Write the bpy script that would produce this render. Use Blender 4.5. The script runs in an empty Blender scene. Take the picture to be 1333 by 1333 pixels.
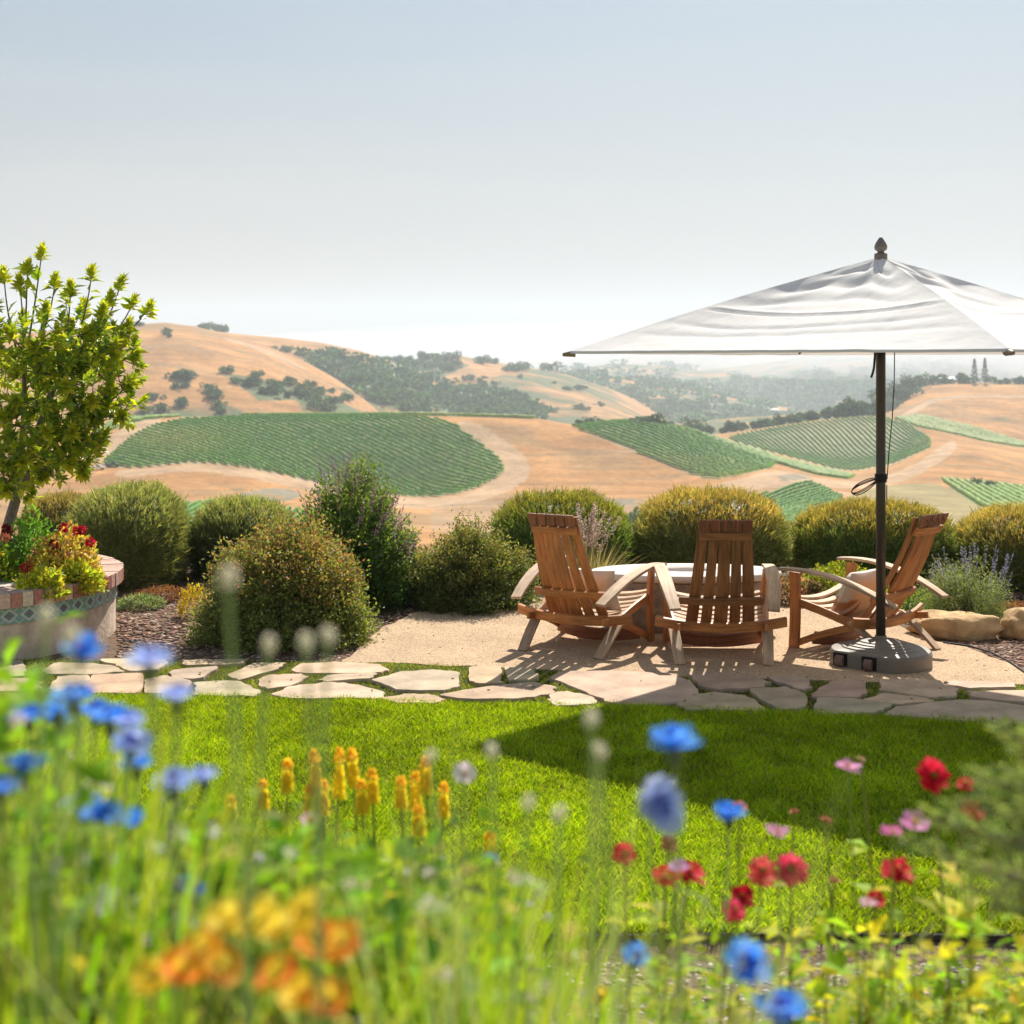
import bpy, math, random
import numpy as np
from mathutils import Vector, Matrix
R = math.radians
random.seed(7); rng = np.random.default_rng(7)
SC = bpy.context.scene
COL = SC.collection
H = 2.1; FP = 1860.0; CX = 666.5; CY = 470.0      # eye height; pixels per unit tangent; principal column; horizon row
# ------------------------------------------------------------------ camera
cam_d = bpy.data.cameras.new('camera'); cam = bpy.data.objects.new('camera', cam_d); COL.objects.link(cam)
cam.location = (0, 0, H); cam.rotation_euler = (R(90), 0, 0)
cam_d.sensor_width = 36; cam_d.lens = 36*FP/1333; cam_d.shift_y = (CY-666.5)/1333
cam_d.clip_start = .05; cam_d.clip_end = 30000
cam_d.dof.use_dof = True; cam_d.dof.focus_distance = 10.2; cam_d.dof.aperture_fstop = 3.6
SC.camera = cam
# ------------------------------------------------------------------ world, sun, exposure
SUN_EL, SUN_AZ = 45.0, 17.0        # azimuth: to the right of straight ahead (+Y)
w = bpy.data.worlds.new("World"); SC.world = w; w.use_nodes = True
nt = w.node_tree; nt.nodes.clear()
out = nt.nodes.new('ShaderNodeOutputWorld'); bg = nt.nodes.new('ShaderNodeBackground'); bg.inputs[1].default_value = .064
sky = nt.nodes.new('ShaderNodeTexSky'); sky.sky_type = 'NISHITA'; sky.sun_disc = False
sky.sun_elevation = R(SUN_EL); sky.sun_rotation = R(SUN_AZ); sky.air_density = 1.0; sky.dust_density = 1.3; sky.ozone_density = 2.2
# thin marine cloud: a pale veil, thickest low over the hills
tc = nt.nodes.new('ShaderNodeTexCoord'); sep = nt.nodes.new('ShaderNodeSeparateXYZ'); nt.links.new(tc.outputs['Generated'], sep.inputs[0])
mp = nt.nodes.new('ShaderNodeMapping'); mp.inputs['Scale'].default_value = (1.6, 1.6, 9); nt.links.new(tc.outputs['Generated'], mp.inputs[0])
nz = nt.nodes.new('ShaderNodeTexNoise'); nz.inputs['Scale'].default_value = 2.2; nz.inputs['Detail'].default_value = 5; nz.inputs['Roughness'].default_value = .5; nt.links.new(mp.outputs[0], nz.inputs['Vector'])
mr = nt.nodes.new('ShaderNodeMapRange'); mr.inputs[1].default_value = 0; mr.inputs[2].default_value = .5; mr.inputs[3].default_value = .97; mr.inputs[4].default_value = .35; nt.links.new(sep.outputs[2], mr.inputs[0])
mm = nt.nodes.new('ShaderNodeMath'); mm.operation = 'MULTIPLY_ADD'; mm.inputs[1].default_value = .4; mm.inputs[2].default_value = -.2; nt.links.new(nz.outputs[0], mm.inputs[0])
ad = nt.nodes.new('ShaderNodeMath'); ad.operation = 'ADD'; ad.use_clamp = True; nt.links.new(mm.outputs[0], ad.inputs[0]); nt.links.new(mr.outputs[0], ad.inputs[1])
mx = nt.nodes.new('ShaderNodeMix'); mx.data_type = 'RGBA'; nt.links.new(ad.outputs[0], mx.inputs[0]); nt.links.new(sky.outputs[0], mx.inputs[6]); vr = nt.nodes.new('ShaderNodeValToRGB'); nt.links.new(sep.outputs[2], vr.inputs[0]); ve = vr.color_ramp.elements; ve[0].position = .02; ve[0].color = (4.4, 4.0, 3.85, 1); ve[1].position = .27; ve[1].color = (3.6, 4.5, 4.95, 1); v3 = ve.new(.12); v3.color = (4.95, 4.95, 4.85, 1); nf = nt.nodes.new('ShaderNodeMapRange'); nf.inputs[1].default_value = .35; nf.inputs[2].default_value = .65; nf.inputs[3].default_value = .92; nf.inputs[4].default_value = 1.06; nt.links.new(nz.outputs[0], nf.inputs[0]); vm = nt.nodes.new('ShaderNodeVectorMath'); vm.operation = 'MULTIPLY'; nt.links.new(vr.outputs[0], vm.inputs[0]); nt.links.new(nf.outputs[0], vm.inputs[1]); nt.links.new(vm.outputs[0], mx.inputs[7])
nt.links.new(mx.outputs[2], bg.inputs[0]); nt.links.new(bg.outputs[0], out.inputs[0])
sl = bpy.data.lights.new('sun', 'SUN'); sl.energy = 4.9; sl.angle = R(.6); sl.color = (1, .94, .84)
so = bpy.data.objects.new('sun', sl); COL.objects.link(so); so.location = (20, 60, 60)
sd = Vector((math.sin(R(SUN_AZ))*math.cos(R(SUN_EL)), math.cos(R(SUN_AZ))*math.cos(R(SUN_EL)), math.sin(R(SUN_EL))))
so.rotation_euler = (-sd).to_track_quat('-Z', 'Y').to_euler()
vs = SC.view_settings; SC.display_settings.display_device = 'sRGB'
vs.view_transform = 'Standard'; vs.look = 'None'; vs.gamma = 1; vs.use_curve_mapping = False; vs.exposure = 0.68
cy = SC.cycles
cy.max_bounces = 7; cy.diffuse_bounces = 3; cy.glossy_bounces = 2; cy.transmission_bounces = 4; cy.volume_bounces = 1; cy.transparent_max_bounces = 8
cy.use_denoising = True; cy.caustics_reflective = False; cy.caustics_refractive = False; cy.sample_clamp_indirect = 6
# ------------------------------------------------------------------ helpers: coordinates
def P(px, py, D): return np.array([(px-CX)/FP*D, D, H+(CY-py)/FP*D])
def G(px, py, z=0.0):
    D = (H-z)*FP/(py-CY); return np.array([(px-CX)/FP*D, D, z])
# ------------------------------------------------------------------ helpers: materials
def nmat(name):
    m = bpy.data.materials.new(name); m.use_nodes = True; n = m.node_tree; n.nodes.clear()
    o = n.nodes.new('ShaderNodeOutputMaterial'); return m, n, o
def N(n, t, **k):
    x = n.nodes.new(t)
    for a, b in k.items():
        if a.startswith('i_'): x.inputs[int(a[2:]) if a[2:].isdigit() else a[2:].replace('_', ' ')].default_value = b
        else: setattr(x, a, b)
    return x
def coords(n, kind='Object', scale=(1, 1, 1)):
    t = N(n, 'ShaderNodeTexCoord'); m = N(n, 'ShaderNodeMapping'); m.inputs['Scale'].default_value = scale
    n.links.new(t.outputs[kind], m.inputs[0]); return m.outputs[0]
def noise_mul(n, colsock, vec, scale, lo, hi, detail=6, rough=.6):
    nz = N(n, 'ShaderNodeTexNoise'); nz.inputs['Scale'].default_value = scale; nz.inputs['Detail'].default_value = detail; nz.inputs['Roughness'].default_value = rough
    n.links.new(vec, nz.inputs['Vector'])
    r = N(n, 'ShaderNodeMapRange'); r.inputs[1].default_value = .3; r.inputs[2].default_value = .7; r.inputs[3].default_value = lo; r.inputs[4].default_value = hi
    n.links.new(nz.outputs[0], r.inputs[0])
    m = N(n, 'ShaderNodeVectorMath', operation='MULTIPLY'); n.links.new(colsock, m.inputs[0]); n.links.new(r.outputs[0], m.inputs[1]); return m.outputs[0], nz.outputs[0]
def solid(name, col, rough=.7, var=.15, scale=20, bump=.0, metal=0, spec=.3, detail=6, bscale=None):
    m, n, o = nmat(name); b = N(n, 'ShaderNodeBsdfPrincipled'); n.links.new(b.outputs[0], o.inputs[0])
    rgb = N(n, 'ShaderNodeRGB'); rgb.outputs[0].default_value = (*col, 1); v = coords(n)
    c, f = noise_mul(n, rgb.outputs[0], v, scale, 1-var, 1+var, detail); n.links.new(c, b.inputs['Base Color'])
    b.inputs['Roughness'].default_value = rough; b.inputs['Metallic'].default_value = metal; b.inputs['Specular IOR Level'].default_value = spec
    if bump:
        bp = N(n, 'ShaderNodeBump'); bp.inputs['Strength'].default_value = 1; bp.inputs['Distance'].default_value = bump
        if bscale:
            z = N(n, 'ShaderNodeTexNoise'); z.inputs['Scale'].default_value = bscale; z.inputs['Detail'].default_value = 6; n.links.new(v, z.inputs['Vector']); f = z.outputs[0]
        n.links.new(f, bp.inputs['Height']); n.links.new(bp.outputs[0], b.inputs['Normal'])
    return m
def leafmat(name, trans=.45, rough=.5, spec=.35, tint=(1.15, 1.1, .5)):
    """leaf: diffuse + translucent + a little gloss, colour from the mesh attribute Col"""
    m, n, o = nmat(name); a = N(n, 'ShaderNodeAttribute'); a.attribute_name = 'Col'
    b = N(n, 'ShaderNodeBsdfPrincipled'); b.inputs['Roughness'].default_value = rough; b.inputs['Specular IOR Level'].default_value = spec
    t = N(n, 'ShaderNodeBsdfTranslucent'); mx = N(n, 'ShaderNodeMixShader'); mx.inputs[0].default_value = trans
    tm = N(n, 'ShaderNodeVectorMath', operation='MULTIPLY'); tm.inputs[1].default_value = tint
    n.links.new(a.outputs[0], b.inputs['Base Color']); n.links.new(a.outputs[0], tm.inputs[0]); n.links.new(tm.outputs[0], t.inputs[0])
    n.links.new(b.outputs[0], mx.inputs[1]); n.links.new(t.outputs[0], mx.inputs[2]); n.links.new(mx.outputs[0], o.inputs[0]); return m
def colmat(name, rough=.8, scale=8, var=.15, bump=0, spec=.25, kind='Object', bscale=None, detail=8):
    m, n, o = nmat(name); a = N(n, 'ShaderNodeAttribute'); a.attribute_name = 'Col'
    b = N(n, 'ShaderNodeBsdfPrincipled'); b.inputs['Roughness'].default_value = rough; b.inputs['Specular IOR Level'].default_value = spec
    v = coords(n, kind); c, f = noise_mul(n, a.outputs[0], v, scale, 1-var, 1+var, detail)
    n.links.new(c, b.inputs['Base Color']); n.links.new(b.outputs[0], o.inputs[0])
    if bump:
        if bscale:
            z = N(n, 'ShaderNodeTexNoise'); z.inputs['Scale'].default_value = bscale; z.inputs['Detail'].default_value = 6; n.links.new(v, z.inputs['Vector']); f = z.outputs[0]
        bp = N(n, 'ShaderNodeBump'); bp.inputs['Distance'].default_value = bump; n.links.new(f, bp.inputs['Height']); n.links.new(bp.outputs[0], b.inputs['Normal'])
    return m
def woodmat(name, col, dark, rough=.6):
    m, n, o = nmat(name); b = N(n, 'ShaderNodeBsdfPrincipled'); n.links.new(b.outputs[0], o.inputs[0])
    a = N(n, 'ShaderNodeAttribute'); a.attribute_name = 'Grain'
    mp = N(n, 'ShaderNodeMapping'); mp.inputs['Scale'].default_value = (70, 5, 9); n.links.new(a.outputs['Vector'], mp.inputs[0])
    z = N(n, 'ShaderNodeTexNoise'); z.inputs['Scale'].default_value = 1; z.inputs['Detail'].default_value = 8; z.inputs['Roughness'].default_value = .65; n.links.new(mp.outputs[0], z.inputs['Vector'])
    mp2 = N(n, 'ShaderNodeMapping'); mp2.inputs['Scale'].default_value = (6, 2.5, 7); n.links.new(a.outputs['Vector'], mp2.inputs[0])
    z2 = N(n, 'ShaderNodeTexNoise'); z2.inputs['Scale'].default_value = 1; z2.inputs['Detail'].default_value = 3; n.links.new(mp2.outputs[0], z2.inputs['Vector'])
    r = N(n, 'ShaderNodeValToRGB'); r.color_ramp.elements[0].position = .36; r.color_ramp.elements[0].color = (*dark, 1); r.color_ramp.elements[1].position = .62; r.color_ramp.elements[1].color = (*col, 1)
    n.links.new(z.outputs[0], r.inputs[0])
    mr = N(n, 'ShaderNodeMapRange'); mr.inputs[1].default_value = .3; mr.inputs[2].default_value = .7; mr.inputs[3].default_value = .7; mr.inputs[4].default_value = 1.25; n.links.new(z2.outputs[0], mr.inputs[0])
    mu = N(n, 'ShaderNodeVectorMath', operation='MULTIPLY'); n.links.new(r.outputs[0], mu.inputs[0]); n.links.new(mr.outputs[0], mu.inputs[1]); n.links.new(mu.outputs[0], b.inputs['Base Color'])
    b.inputs['Roughness'].default_value = rough
    bp = N(n, 'ShaderNodeBump'); bp.inputs['Distance'].default_value = .0015; n.links.new(z.outputs[0], bp.inputs['Height']); n.links.new(bp.outputs[0], b.inputs['Normal'])
    return m
# ------------------------------------------------------------------ helpers: objects
def tag(o, label=None, cat=None, group=None, kind=None):
    if label: o['label'] = label
    if cat: o['category'] = cat
    if group: o['group'] = group
    if kind: o['kind'] = kind
    return o
def thing(name, label, cat, loc=(0, 0, 0), rz=0, group=None, s=None):
    o = bpy.data.objects.new(name, None); COL.objects.link(o); o.location = loc; o.rotation_euler = (0, 0, rz)
    o.empty_display_size = .1
    if s: o.scale = s if hasattr(s, '__len__') else (s, s, s)
    return tag(o, label, cat, group)
def link(name, me, mat=None, parent=None, loc=None):
    o = bpy.data.objects.new(name, me); COL.objects.link(o)
    if mat is not None and not me.materials: me.materials.append(mat)
    if parent: o.parent = parent
    if loc is not None: o.location = loc
    return o
def mesh_tris(name, v, t, c=None, smooth=False):
    v = np.ascontiguousarray(v, dtype=np.float32); t = np.ascontiguousarray(t, dtype=np.int32); me = bpy.data.meshes.new(name); k = t.shape[1]
    me.vertices.add(len(v)); me.vertices.foreach_set('co', v.ravel())
    me.loops.add(t.size); me.loops.foreach_set('vertex_index', t.ravel())
    me.polygons.add(len(t)); me.polygons.foreach_set('loop_start', np.arange(0, t.size, k, dtype=np.int32))
    if smooth: me.polygons.foreach_set('use_smooth', np.ones(len(t), dtype=bool))
    me.update(calc_edges=True)
    if c is not None: setcol(me, c)
    return me
def setcol(me, c):
    a = me.color_attributes.new('Col', 'FLOAT_COLOR', 'POINT'); cc = np.ones((len(me.vertices), 4), dtype=np.float32); cc[:, :3] = c; a.data.foreach_set('color', cc.ravel())
class MB:
    """collects pieces and builds ONE mesh"""
    def __init__(s): s.v = []; s.f = []; s.c = []; s.g = []; s.n = 0
    def add(s, v, f, col=(.5, .5, .5), g=None):
        v = [tuple(map(float, q)) for q in v]; s.v += v; s.f += [tuple(i+s.n for i in q) for q in f]
        c = np.asarray(col, float)
        s.c += [tuple(col)]*len(v) if c.ndim == 1 else [tuple(q) for q in c]
        s.g += g if g else [(0, 0, 0)]*len(v); s.n += len(v)
    def box(s, c, d, m=None, col=(.5, .5, .5), bev=0):
        x, y, z = [q/2 for q in d]; vv = [(a, b, e) for a in (-x, x) for b in (-y, y) for e in (-z, z)]
        M = m or Matrix.Identity(3); L = max(range(3), key=lambda i: d[i]); r = random.random()*9
        g = [(q[(L+1) % 3], q[L], q[(L+2) % 3]+r) for q in vv]
        s.add([tuple(M @ Vector(q)+Vector(c)) for q in vv], [(0, 1, 3, 2), (4, 6, 7, 5), (0, 4, 5, 1), (2, 3, 7, 6), (0, 2, 6, 4), (1, 5, 7, 3)], col, g)
    def tube(s, pts, rad, n=8, col=(.5, .5, .5), cap=True):
        pts = [Vector(p) for p in pts]; k = len(pts); rad = rad if hasattr(rad, '__len__') else [rad]*k; vv = []; prev = None; cl = []
        ca = np.asarray(col, float)
        for i, p in enumerate(pts):
            d = (pts[min(i+1, k-1)]-pts[max(i-1, 0)]).normalized()
            if prev is None: a = d.orthogonal().normalized()
            else: a = (prev-d*prev.dot(d)); a = a.normalized() if a.length > 1e-6 else d.orthogonal().normalized()
            prev = a; b = d.cross(a)
            for j in range(n):
                t = 2*math.pi*j/n; vv.append(p+(a*math.cos(t)+b*math.sin(t))*rad[i]); cl.append(tuple(ca if ca.ndim == 1 else ca[i]))
        ff = [(i*n+j, i*n+(j+1) % n, (i+1)*n+(j+1) % n, (i+1)*n+j) for i in range(k-1) for j in range(n)]
        if cap: ff += [tuple(range(n))[::-1], tuple((k-1)*n+j for j in range(n))]
        s.add(vv, ff, cl, [(math.cos(2*math.pi*(i % n)/n)*.03, (i//n)*.1, 0) for i in range(len(vv))])
    def lathe(s, prof, n=24, c=(0, 0, 0), col=(.5, .5, .5), sx=1, sy=1, cap=True):
        vv = [(c[0]+r*sx*math.cos(2*math.pi*j/n), c[1]+r*sy*math.sin(2*math.pi*j/n), c[2]+z) for r, z in prof for j in range(n)]
        ff = [(i*n+j, i*n+(j+1) % n, (i+1)*n+(j+1) % n, (i+1)*n+j) for i in range(len(prof)-1) for j in range(n)]
        if cap: ff += [tuple(range(n))[::-1], tuple((len(prof)-1)*n+j for j in range(n))]
        s.add(vv, ff, col)
    def plank(s, pts, wd, wid, th, col=(.5, .5, .5), crown=0):
        """a curved plank swept along pts: wd = width direction(s), wid = width(s), th thickness"""
        k = len(pts); pts = [Vector(p) for p in pts]; wds = wd if isinstance(wd, list) else [wd]*k
        wid = wid if hasattr(wid, '__len__') else [wid]*k; vv = []; g = []; r = random.random()*9; L = 0; off = [(-.5, -.5), (-.46, .5), (.46, .5), (.5, -.5)]
        for i, p in enumerate(pts):
            d = (pts[min(i+1, k-1)]-pts[max(i-1, 0)]).normalized(); a = Vector(wds[i]).normalized(); a = (a-d*a.dot(d)).normalized(); nn = d.cross(a)
            if i: L += (p-pts[i-1]).length
            for (x, y) in off:
                vv.append(p+a*x*wid[i]+nn*y*th); g.append((x*wid[i]+y*th*.5, L, r))
        ff = [(i*4+j, i*4+(j+1) % 4, (i+1)*4+(j+1) % 4, (i+1)*4+j) for i in range(k-1) for j in range(4)]+[(3, 2, 1, 0), tuple((k-1)*4+j for j in range(4))]
        s.add(vv, ff, col, g)
    def mesh(s, name, smooth=False):
        me = bpy.data.meshes.new(name); me.from_pydata(s.v, [], s.f); me.update()
        setcol(me, np.array(s.c, dtype=np.float32))
        a = me.attributes.new('Grain', 'FLOAT_VECTOR', 'POINT'); a.data.foreach_set('vector', np.array(s.g, dtype=np.float32).ravel())
        if smooth: me.polygons.foreach_set('use_smooth', np.ones(len(me.polygons), dtype=bool))
        return me
    def build(s, name, mat, parent=None, smooth=False, bevel=0, loc=None):
        me = s.mesh(name, smooth); o = link(name, me, mat, parent, loc)
        if bevel:
            b = o.modifiers.new('bevel', 'BEVEL'); b.width = bevel; b.segments = 2; b.limit_method = 'ANGLE'
        return o
def unit(a): return a/np.maximum(np.linalg.norm(a, axis=-1, keepdims=True), 1e-9)
def rdir(n, r=None): return unit((r or rng).normal(size=(n, 3)))
def vary(col, n, dv=.2, dh=.06, r=None):
    """n colours around one or several base colours"""
    r = r or rng; c = np.atleast_2d(np.array(col, float)); c = c[r.integers(0, len(c), n)]
    return np.clip(c*(1+r.normal(0, dv, (n, 1)))*(1+r.normal(0, dh, (n, 3))), .004, .95)
def leaf_mesh(base, d, nrm, L, W, col, fold=.25, droop=.15):
    """N leaves, each a folded pointed rhomb of four triangles"""
    n = len(base); L = np.broadcast_to(L, (n,))[:, None]; W = np.broadcast_to(W, (n,))[:, None]; d = unit(d); sd = unit(np.cross(d, nrm)); up = unit(np.cross(sd, d))
    tip = base+d*L-up*L*droop; mid = base+d*L*.45; ml = mid+sd*W*.5+up*W*fold; mrr = mid-sd*W*.5+up*W*fold
    v = np.stack([base, ml, mid, mrr, tip], 1).reshape(-1, 3); i = np.arange(n)[:, None]*5
    t = np.concatenate([i+[0, 2, 1], i+[0, 3, 2], i+[2, 4, 1], i+[3, 4, 2]], 1).reshape(-1, 3)
    return v, t, np.repeat(col, 5, 0)
def blade_mesh(base, d, L, W, bend, col, tipcol=None, r=None):
    """N grass blades of two segments; bend = horizontal offset vectors of the tip"""
    n = len(base); r = r or rng; L = np.broadcast_to(L, (n,))[:, None]; W = np.broadcast_to(W, (n,))[:, None]; d = unit(d)
    a = r.uniform(0, 2*np.pi, n); h = np.stack([np.cos(a), np.sin(a), np.zeros(n)], 1); sd = unit(np.cross(d, h))
    m = base+d*L*.55+bend*.3; tip = base+d*L+bend
    v = np.stack([base-sd*W*.5, base+sd*W*.5, m-sd*W*.45, m+sd*W*.45, tip], 1).reshape(-1, 3); i = np.arange(n)[:, None]*5
    t = np.concatenate([i+[0, 1, 3], i+[0, 3, 2], i+[2, 3, 4]], 1).reshape(-1, 3)
    c = np.repeat(col, 5, 0).reshape(n, 5, 3)
    if tipcol is not None: c[:, 4] = tipcol; c[:, 2:4] = c[:, 2:4]*.6+tipcol[:, None, :]*.4
    return v, t, c.reshape(-1, 3)
def join(parts):
    v = []; t = []; c = []; n = 0
    for a, b, e in parts: v.append(a); t.append(b+n); c.append(e); n += len(a)
    return np.concatenate(v), np.concatenate(t), np.concatenate(c)
def _hash(ix, iy, iz, seed):
    h = (ix*374761393+iy*668265263+iz*2147483647+seed*1274126177) & 0xffffffff
    h = ((h ^ (h >> 13))*1274126177) & 0xffffffff; return ((h ^ (h >> 16)) & 0xffff)/65535.0
def vnoise(p, seed=0):
    p = np.asarray(p, float); i = np.floor(p).astype(np.int64); f = p-i; f = f*f*(3-2*f); o = 0
    for dx in (0, 1):
        for dy in (0, 1):
            for dz in (0, 1):
                wgt = (f[..., 0] if dx else 1-f[..., 0])*(f[..., 1] if dy else 1-f[..., 1])*(f[..., 2] if dz else 1-f[..., 2])
                o = o+wgt*_hash(i[..., 0]+dx, i[..., 1]+dy, i[..., 2]+dz, seed)
    return o*2-1
def fbm(x, y, z=0, s=1.0, oct=4, seed=0):
    x, y = np.broadcast_arrays(np.asarray(x, float), np.asarray(y, float)); p = np.stack([x, y, np.zeros_like(x)+z], -1)*s; o = 0; a = 1; tot = 0
    for k in range(oct): o = o+a*vnoise(p*2**k, seed+k); tot += a; a *= .5
    return o/tot
def inpoly(px, py, poly):
    px = np.asarray(px, float); py = np.asarray(py, float); r = np.zeros(np.broadcast(px, py).shape, bool); q = poly; j = len(q)-1
    for i in range(len(q)):
        (xi, yi), (xj, yj) = q[i], q[j]; j = i
        if yi == yj: continue
        r ^= ((yi > py) != (yj > py)) & (px < (xj-xi)*(py-yi)/(yj-yi)+xi)
    return r
def smoothpoly(q, it=2):
    for _ in range(it):
        q = [p for i in range(len(q)) for p in ((q[i][0]*.75+q[(i+1) % len(q)][0]*.25, q[i][1]*.75+q[(i+1) % len(q)][1]*.25), (q[i][0]*.25+q[(i+1) % len(q)][0]*.75, q[i][1]*.25+q[(i+1) % len(q)][1]*.75))]
    return q
# ================================================================== the far land
def pchip(xn, Y, x):
    """monotone cubic through rows: xn (k), Y (k, m) -> (len(x), m)"""
    h = np.diff(xn)[:, None]; dl = np.diff(Y, axis=0)/h; d = np.zeros_like(Y); d[0] = dl[0]; d[-1] = dl[-1]
    a, b = dl[:-1], dl[1:]; ok = a*b > 0; d[1:-1] = np.where(ok, 2*a*b/np.where(ok, a+b, 1), 0)
    i = np.clip(np.searchsorted(xn, x)-1, 0, len(xn)-2); t = ((x-xn[i])/(xn[i+1]-xn[i]))[:, None]; hh = h[i]
    return (2*t**3-3*t**2+1)*Y[i]+(t**3-2*t**2+t)*hh*d[i]+(-2*t**3+3*t**2)*Y[i+1]+(t**3-t**2)*hh*d[i+1]
class Surf:
    """a height field on a fan of directions; rows = (distance, {column: picture row} or ('z', height))"""
    def __init__(s, rows, px0, px1, step, ds, amp=0, ns=.01, seed=0, sm=6):
        s.px = np.arange(px0, px1+step, step, dtype=float); s.ds = np.array(ds, float); Z = []
        for D, r in rows:
            if isinstance(r, tuple): z = np.full(len(s.px), float(r[1]))
            else:
                k = sorted(r); py = np.interp(s.px, k, [r[q] for q in k]); ker = np.exp(-np.linspace(-2, 2, 2*sm+1)**2); ker /= ker.sum()
                py = np.convolve(np.pad(py, sm, 'edge'), ker, 'valid'); z = H+(CY-py)/FP*D
            Z.append(z)
        s.Z = pchip(np.array([q[0] for q in rows], float), np.array(Z), s.ds)
        PX, DD = np.meshgrid(s.px, s.ds); s.X = (PX-CX)/FP*DD; s.Y = DD; s.PX = PX
        if amp: s.Z = s.Z+amp*fbm(s.X, s.Y, 0, ns, 5, seed)*np.clip((DD-rows[1][0])/60, 0, 1)
        s.PY = CY-(s.Z-H)/s.Y*FP
        # what an eye in the garden can see: nothing nearer stands higher in the picture
        s.vis = s.PY <= np.minimum.accumulate(s.PY, axis=0)+.8
    def z(s, X, Y):
        px = np.asarray(X)/np.asarray(Y)*FP+CX; a = np.clip((px-s.px[0])/(s.px[1]-s.px[0]), 0, len(s.px)-1.001); i = a.astype(int); a = a-i
        b = np.interp(Y, s.ds, np.arange(len(s.ds))); b = np.clip(b, 0, len(s.ds)-1.001); j = b.astype(int); b = b-j
        return (s.Z[j, i]*(1-a)+s.Z[j, i+1]*a)*(1-b)+(s.Z[j+1, i]*(1-a)+s.Z[j+1, i+1]*a)*b
    def pix(s, X, Y):
        z = s.z(X, Y); return X/Y*FP+CX, CY-(z-H)/Y*FP
    def hit(s, px, py, dmin=0, dmax=1e9):
        """ground point seen at a picture position, taken as a world point on this surface"""
        i = int(np.clip(round((px-s.px[0])/(s.px[1]-s.px[0])), 0, len(s.px)-1)); m = (s.ds >= dmin) & (s.ds <= dmax); j = np.where(m)[0]
        k = j[np.argmin(abs(s.PY[j, i]-py)+np.where(s.vis[j, i], 0, 30))]; D = s.ds[k]; X = (px-CX)/FP*D; return np.array([X, D, float(s.z(X, D))])
    def mesh(s, name, col):
        nr, nc = s.Z.shape; v = np.stack([s.X, s.Y, s.Z], -1).reshape(-1, 3); i = (np.arange(nr-1)[:, None]*nc+np.arange(nc-1)[None]).reshape(-1, 1)
        q = np.concatenate([i, i+1, i+nc+1, i+nc], 1); return mesh_tris(name, v, q, col.reshape(-1, 3), True)
def mixc(a, b, t): return a*(1-t[..., None])+np.asarray(b)*t[..., None]
def sstep(x, a, b): t = np.clip((x-a)/(b-a), 0, 1); return t*t*(3-2*t)
TAN = np.array([.48, .245, .095]); ROAD = np.array([.47, .31, .185]); SOIL = np.array([.38, .33, .20]); SCRUB = np.array([.095, .135, .07]); FIELD = np.array([.33, .26, .125])
def drygrass(S, seed, k=.02):
    n1 = fbm(S.X, S.Y, 0, k, 5, seed); n2 = fbm(S.X*.35, S.Y, 0, k*4, 4, seed+9); c = np.broadcast_to(TAN, S.X.shape+(3,)).copy()
    c = c*(1+.24*n1[..., None]+.24*n2[..., None]); c = mixc(c, np.array([.27, .18, .095]), sstep(n1, .05, .45)*.65); n3 = fbm(S.X*.12, S.Y, 0, k*9, 3, seed+12); c = mixc(c, np.array([.25, .19, .11]), sstep(n3, .12, .45)*.45); return c
valley_rows = [
 (15, ('z', -.05)), (17, ('z', -.7)), (26, ('z', -5)), (60, ('z', -19)), (140, ('z', -33)),
 (230, {-500: 775, 1900: 775}),
 (330, {-500: 700, 400: 705, 900: 700, 1120: 690, 1900: 690}),
 (430, {-500: 650, 0: 650, 240: 652, 400: 655, 560: 670, 760: 668, 900: 662, 1120: 650, 1250: 655, 1333: 655, 1900: 650}),
 (490, {-500: 625, 0: 615, 130: 608, 240: 603, 320: 610, 400: 626, 470: 642, 560: 650, 610: 641, 660: 638, 760: 640, 860: 640, 925: 627, 1010: 618, 1060: 627, 1120: 633, 1200: 632, 1333: 634, 1900: 630}),
 (545, {-500: 580, 0: 578, 130: 577, 240: 568, 400: 578, 560: 588, 660: 592, 760: 592, 860: 588, 925: 596, 1010: 606, 1060: 618, 1120: 626, 1216: 612, 1280: 616, 1333: 624, 1900: 620}),
 (600, {-500: 560, 0: 556, 130: 549, 200: 543, 300: 541, 540: 540, 700: 545, 745: 554, 800: 549, 850: 549, 900: 560, 950: 577, 1010: 596, 1060: 609, 1110: 619, 1160: 612, 1216: 590, 1260: 586, 1333: 602, 1900: 600}),
 (630, {-500: 563, 200: 548, 540: 545, 700: 550, 850: 555, 900: 566, 950: 582, 1010: 599, 1060: 609, 1110: 616, 1160: 608, 1216: 583, 1333: 597, 1900: 590}),
 (680, {-500: 585, 200: 570, 540: 565, 850: 570, 925: 578, 960: 585, 1010: 591, 1060: 597, 1110: 602, 1160: 597, 1216: 576, 1333: 592, 1900: 590}),
 (790, {-500: 600, 540: 590, 850: 585, 900: 565, 940: 566, 1000: 557, 1060: 548, 1130: 541, 1165: 543, 1216: 556, 1280: 572, 1333: 580, 1900: 590}),
 (850, {-500: 610, 850: 590, 900: 575, 1000: 560, 1060: 551, 1130: 543.5, 1165: 541.5, 1200: 541.5, 1280: 560, 1333: 573, 1900: 590}),
 (900, {-500: 620, 850: 610, 1130: 562, 1333: 590, 1900: 600}), (990, {-500: 640, 1900: 640})]
dsv = np.concatenate([np.arange(15, 60, 3), np.arange(60, 400, 7), np.arange(400, 870, 2.5), np.arange(870, 992, 12)])
VAL = Surf(valley_rows, -500, 1900, 3, dsv, amp=.8, ns=.012, seed=3)
c = drygrass(VAL, 21, .03); PX, PY, DD = VAL.PX, VAL.PY, VAL.Y
wob = 1.6*fbm(VAL.X, VAL.Y, 0, .08, 3, 5)
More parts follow.
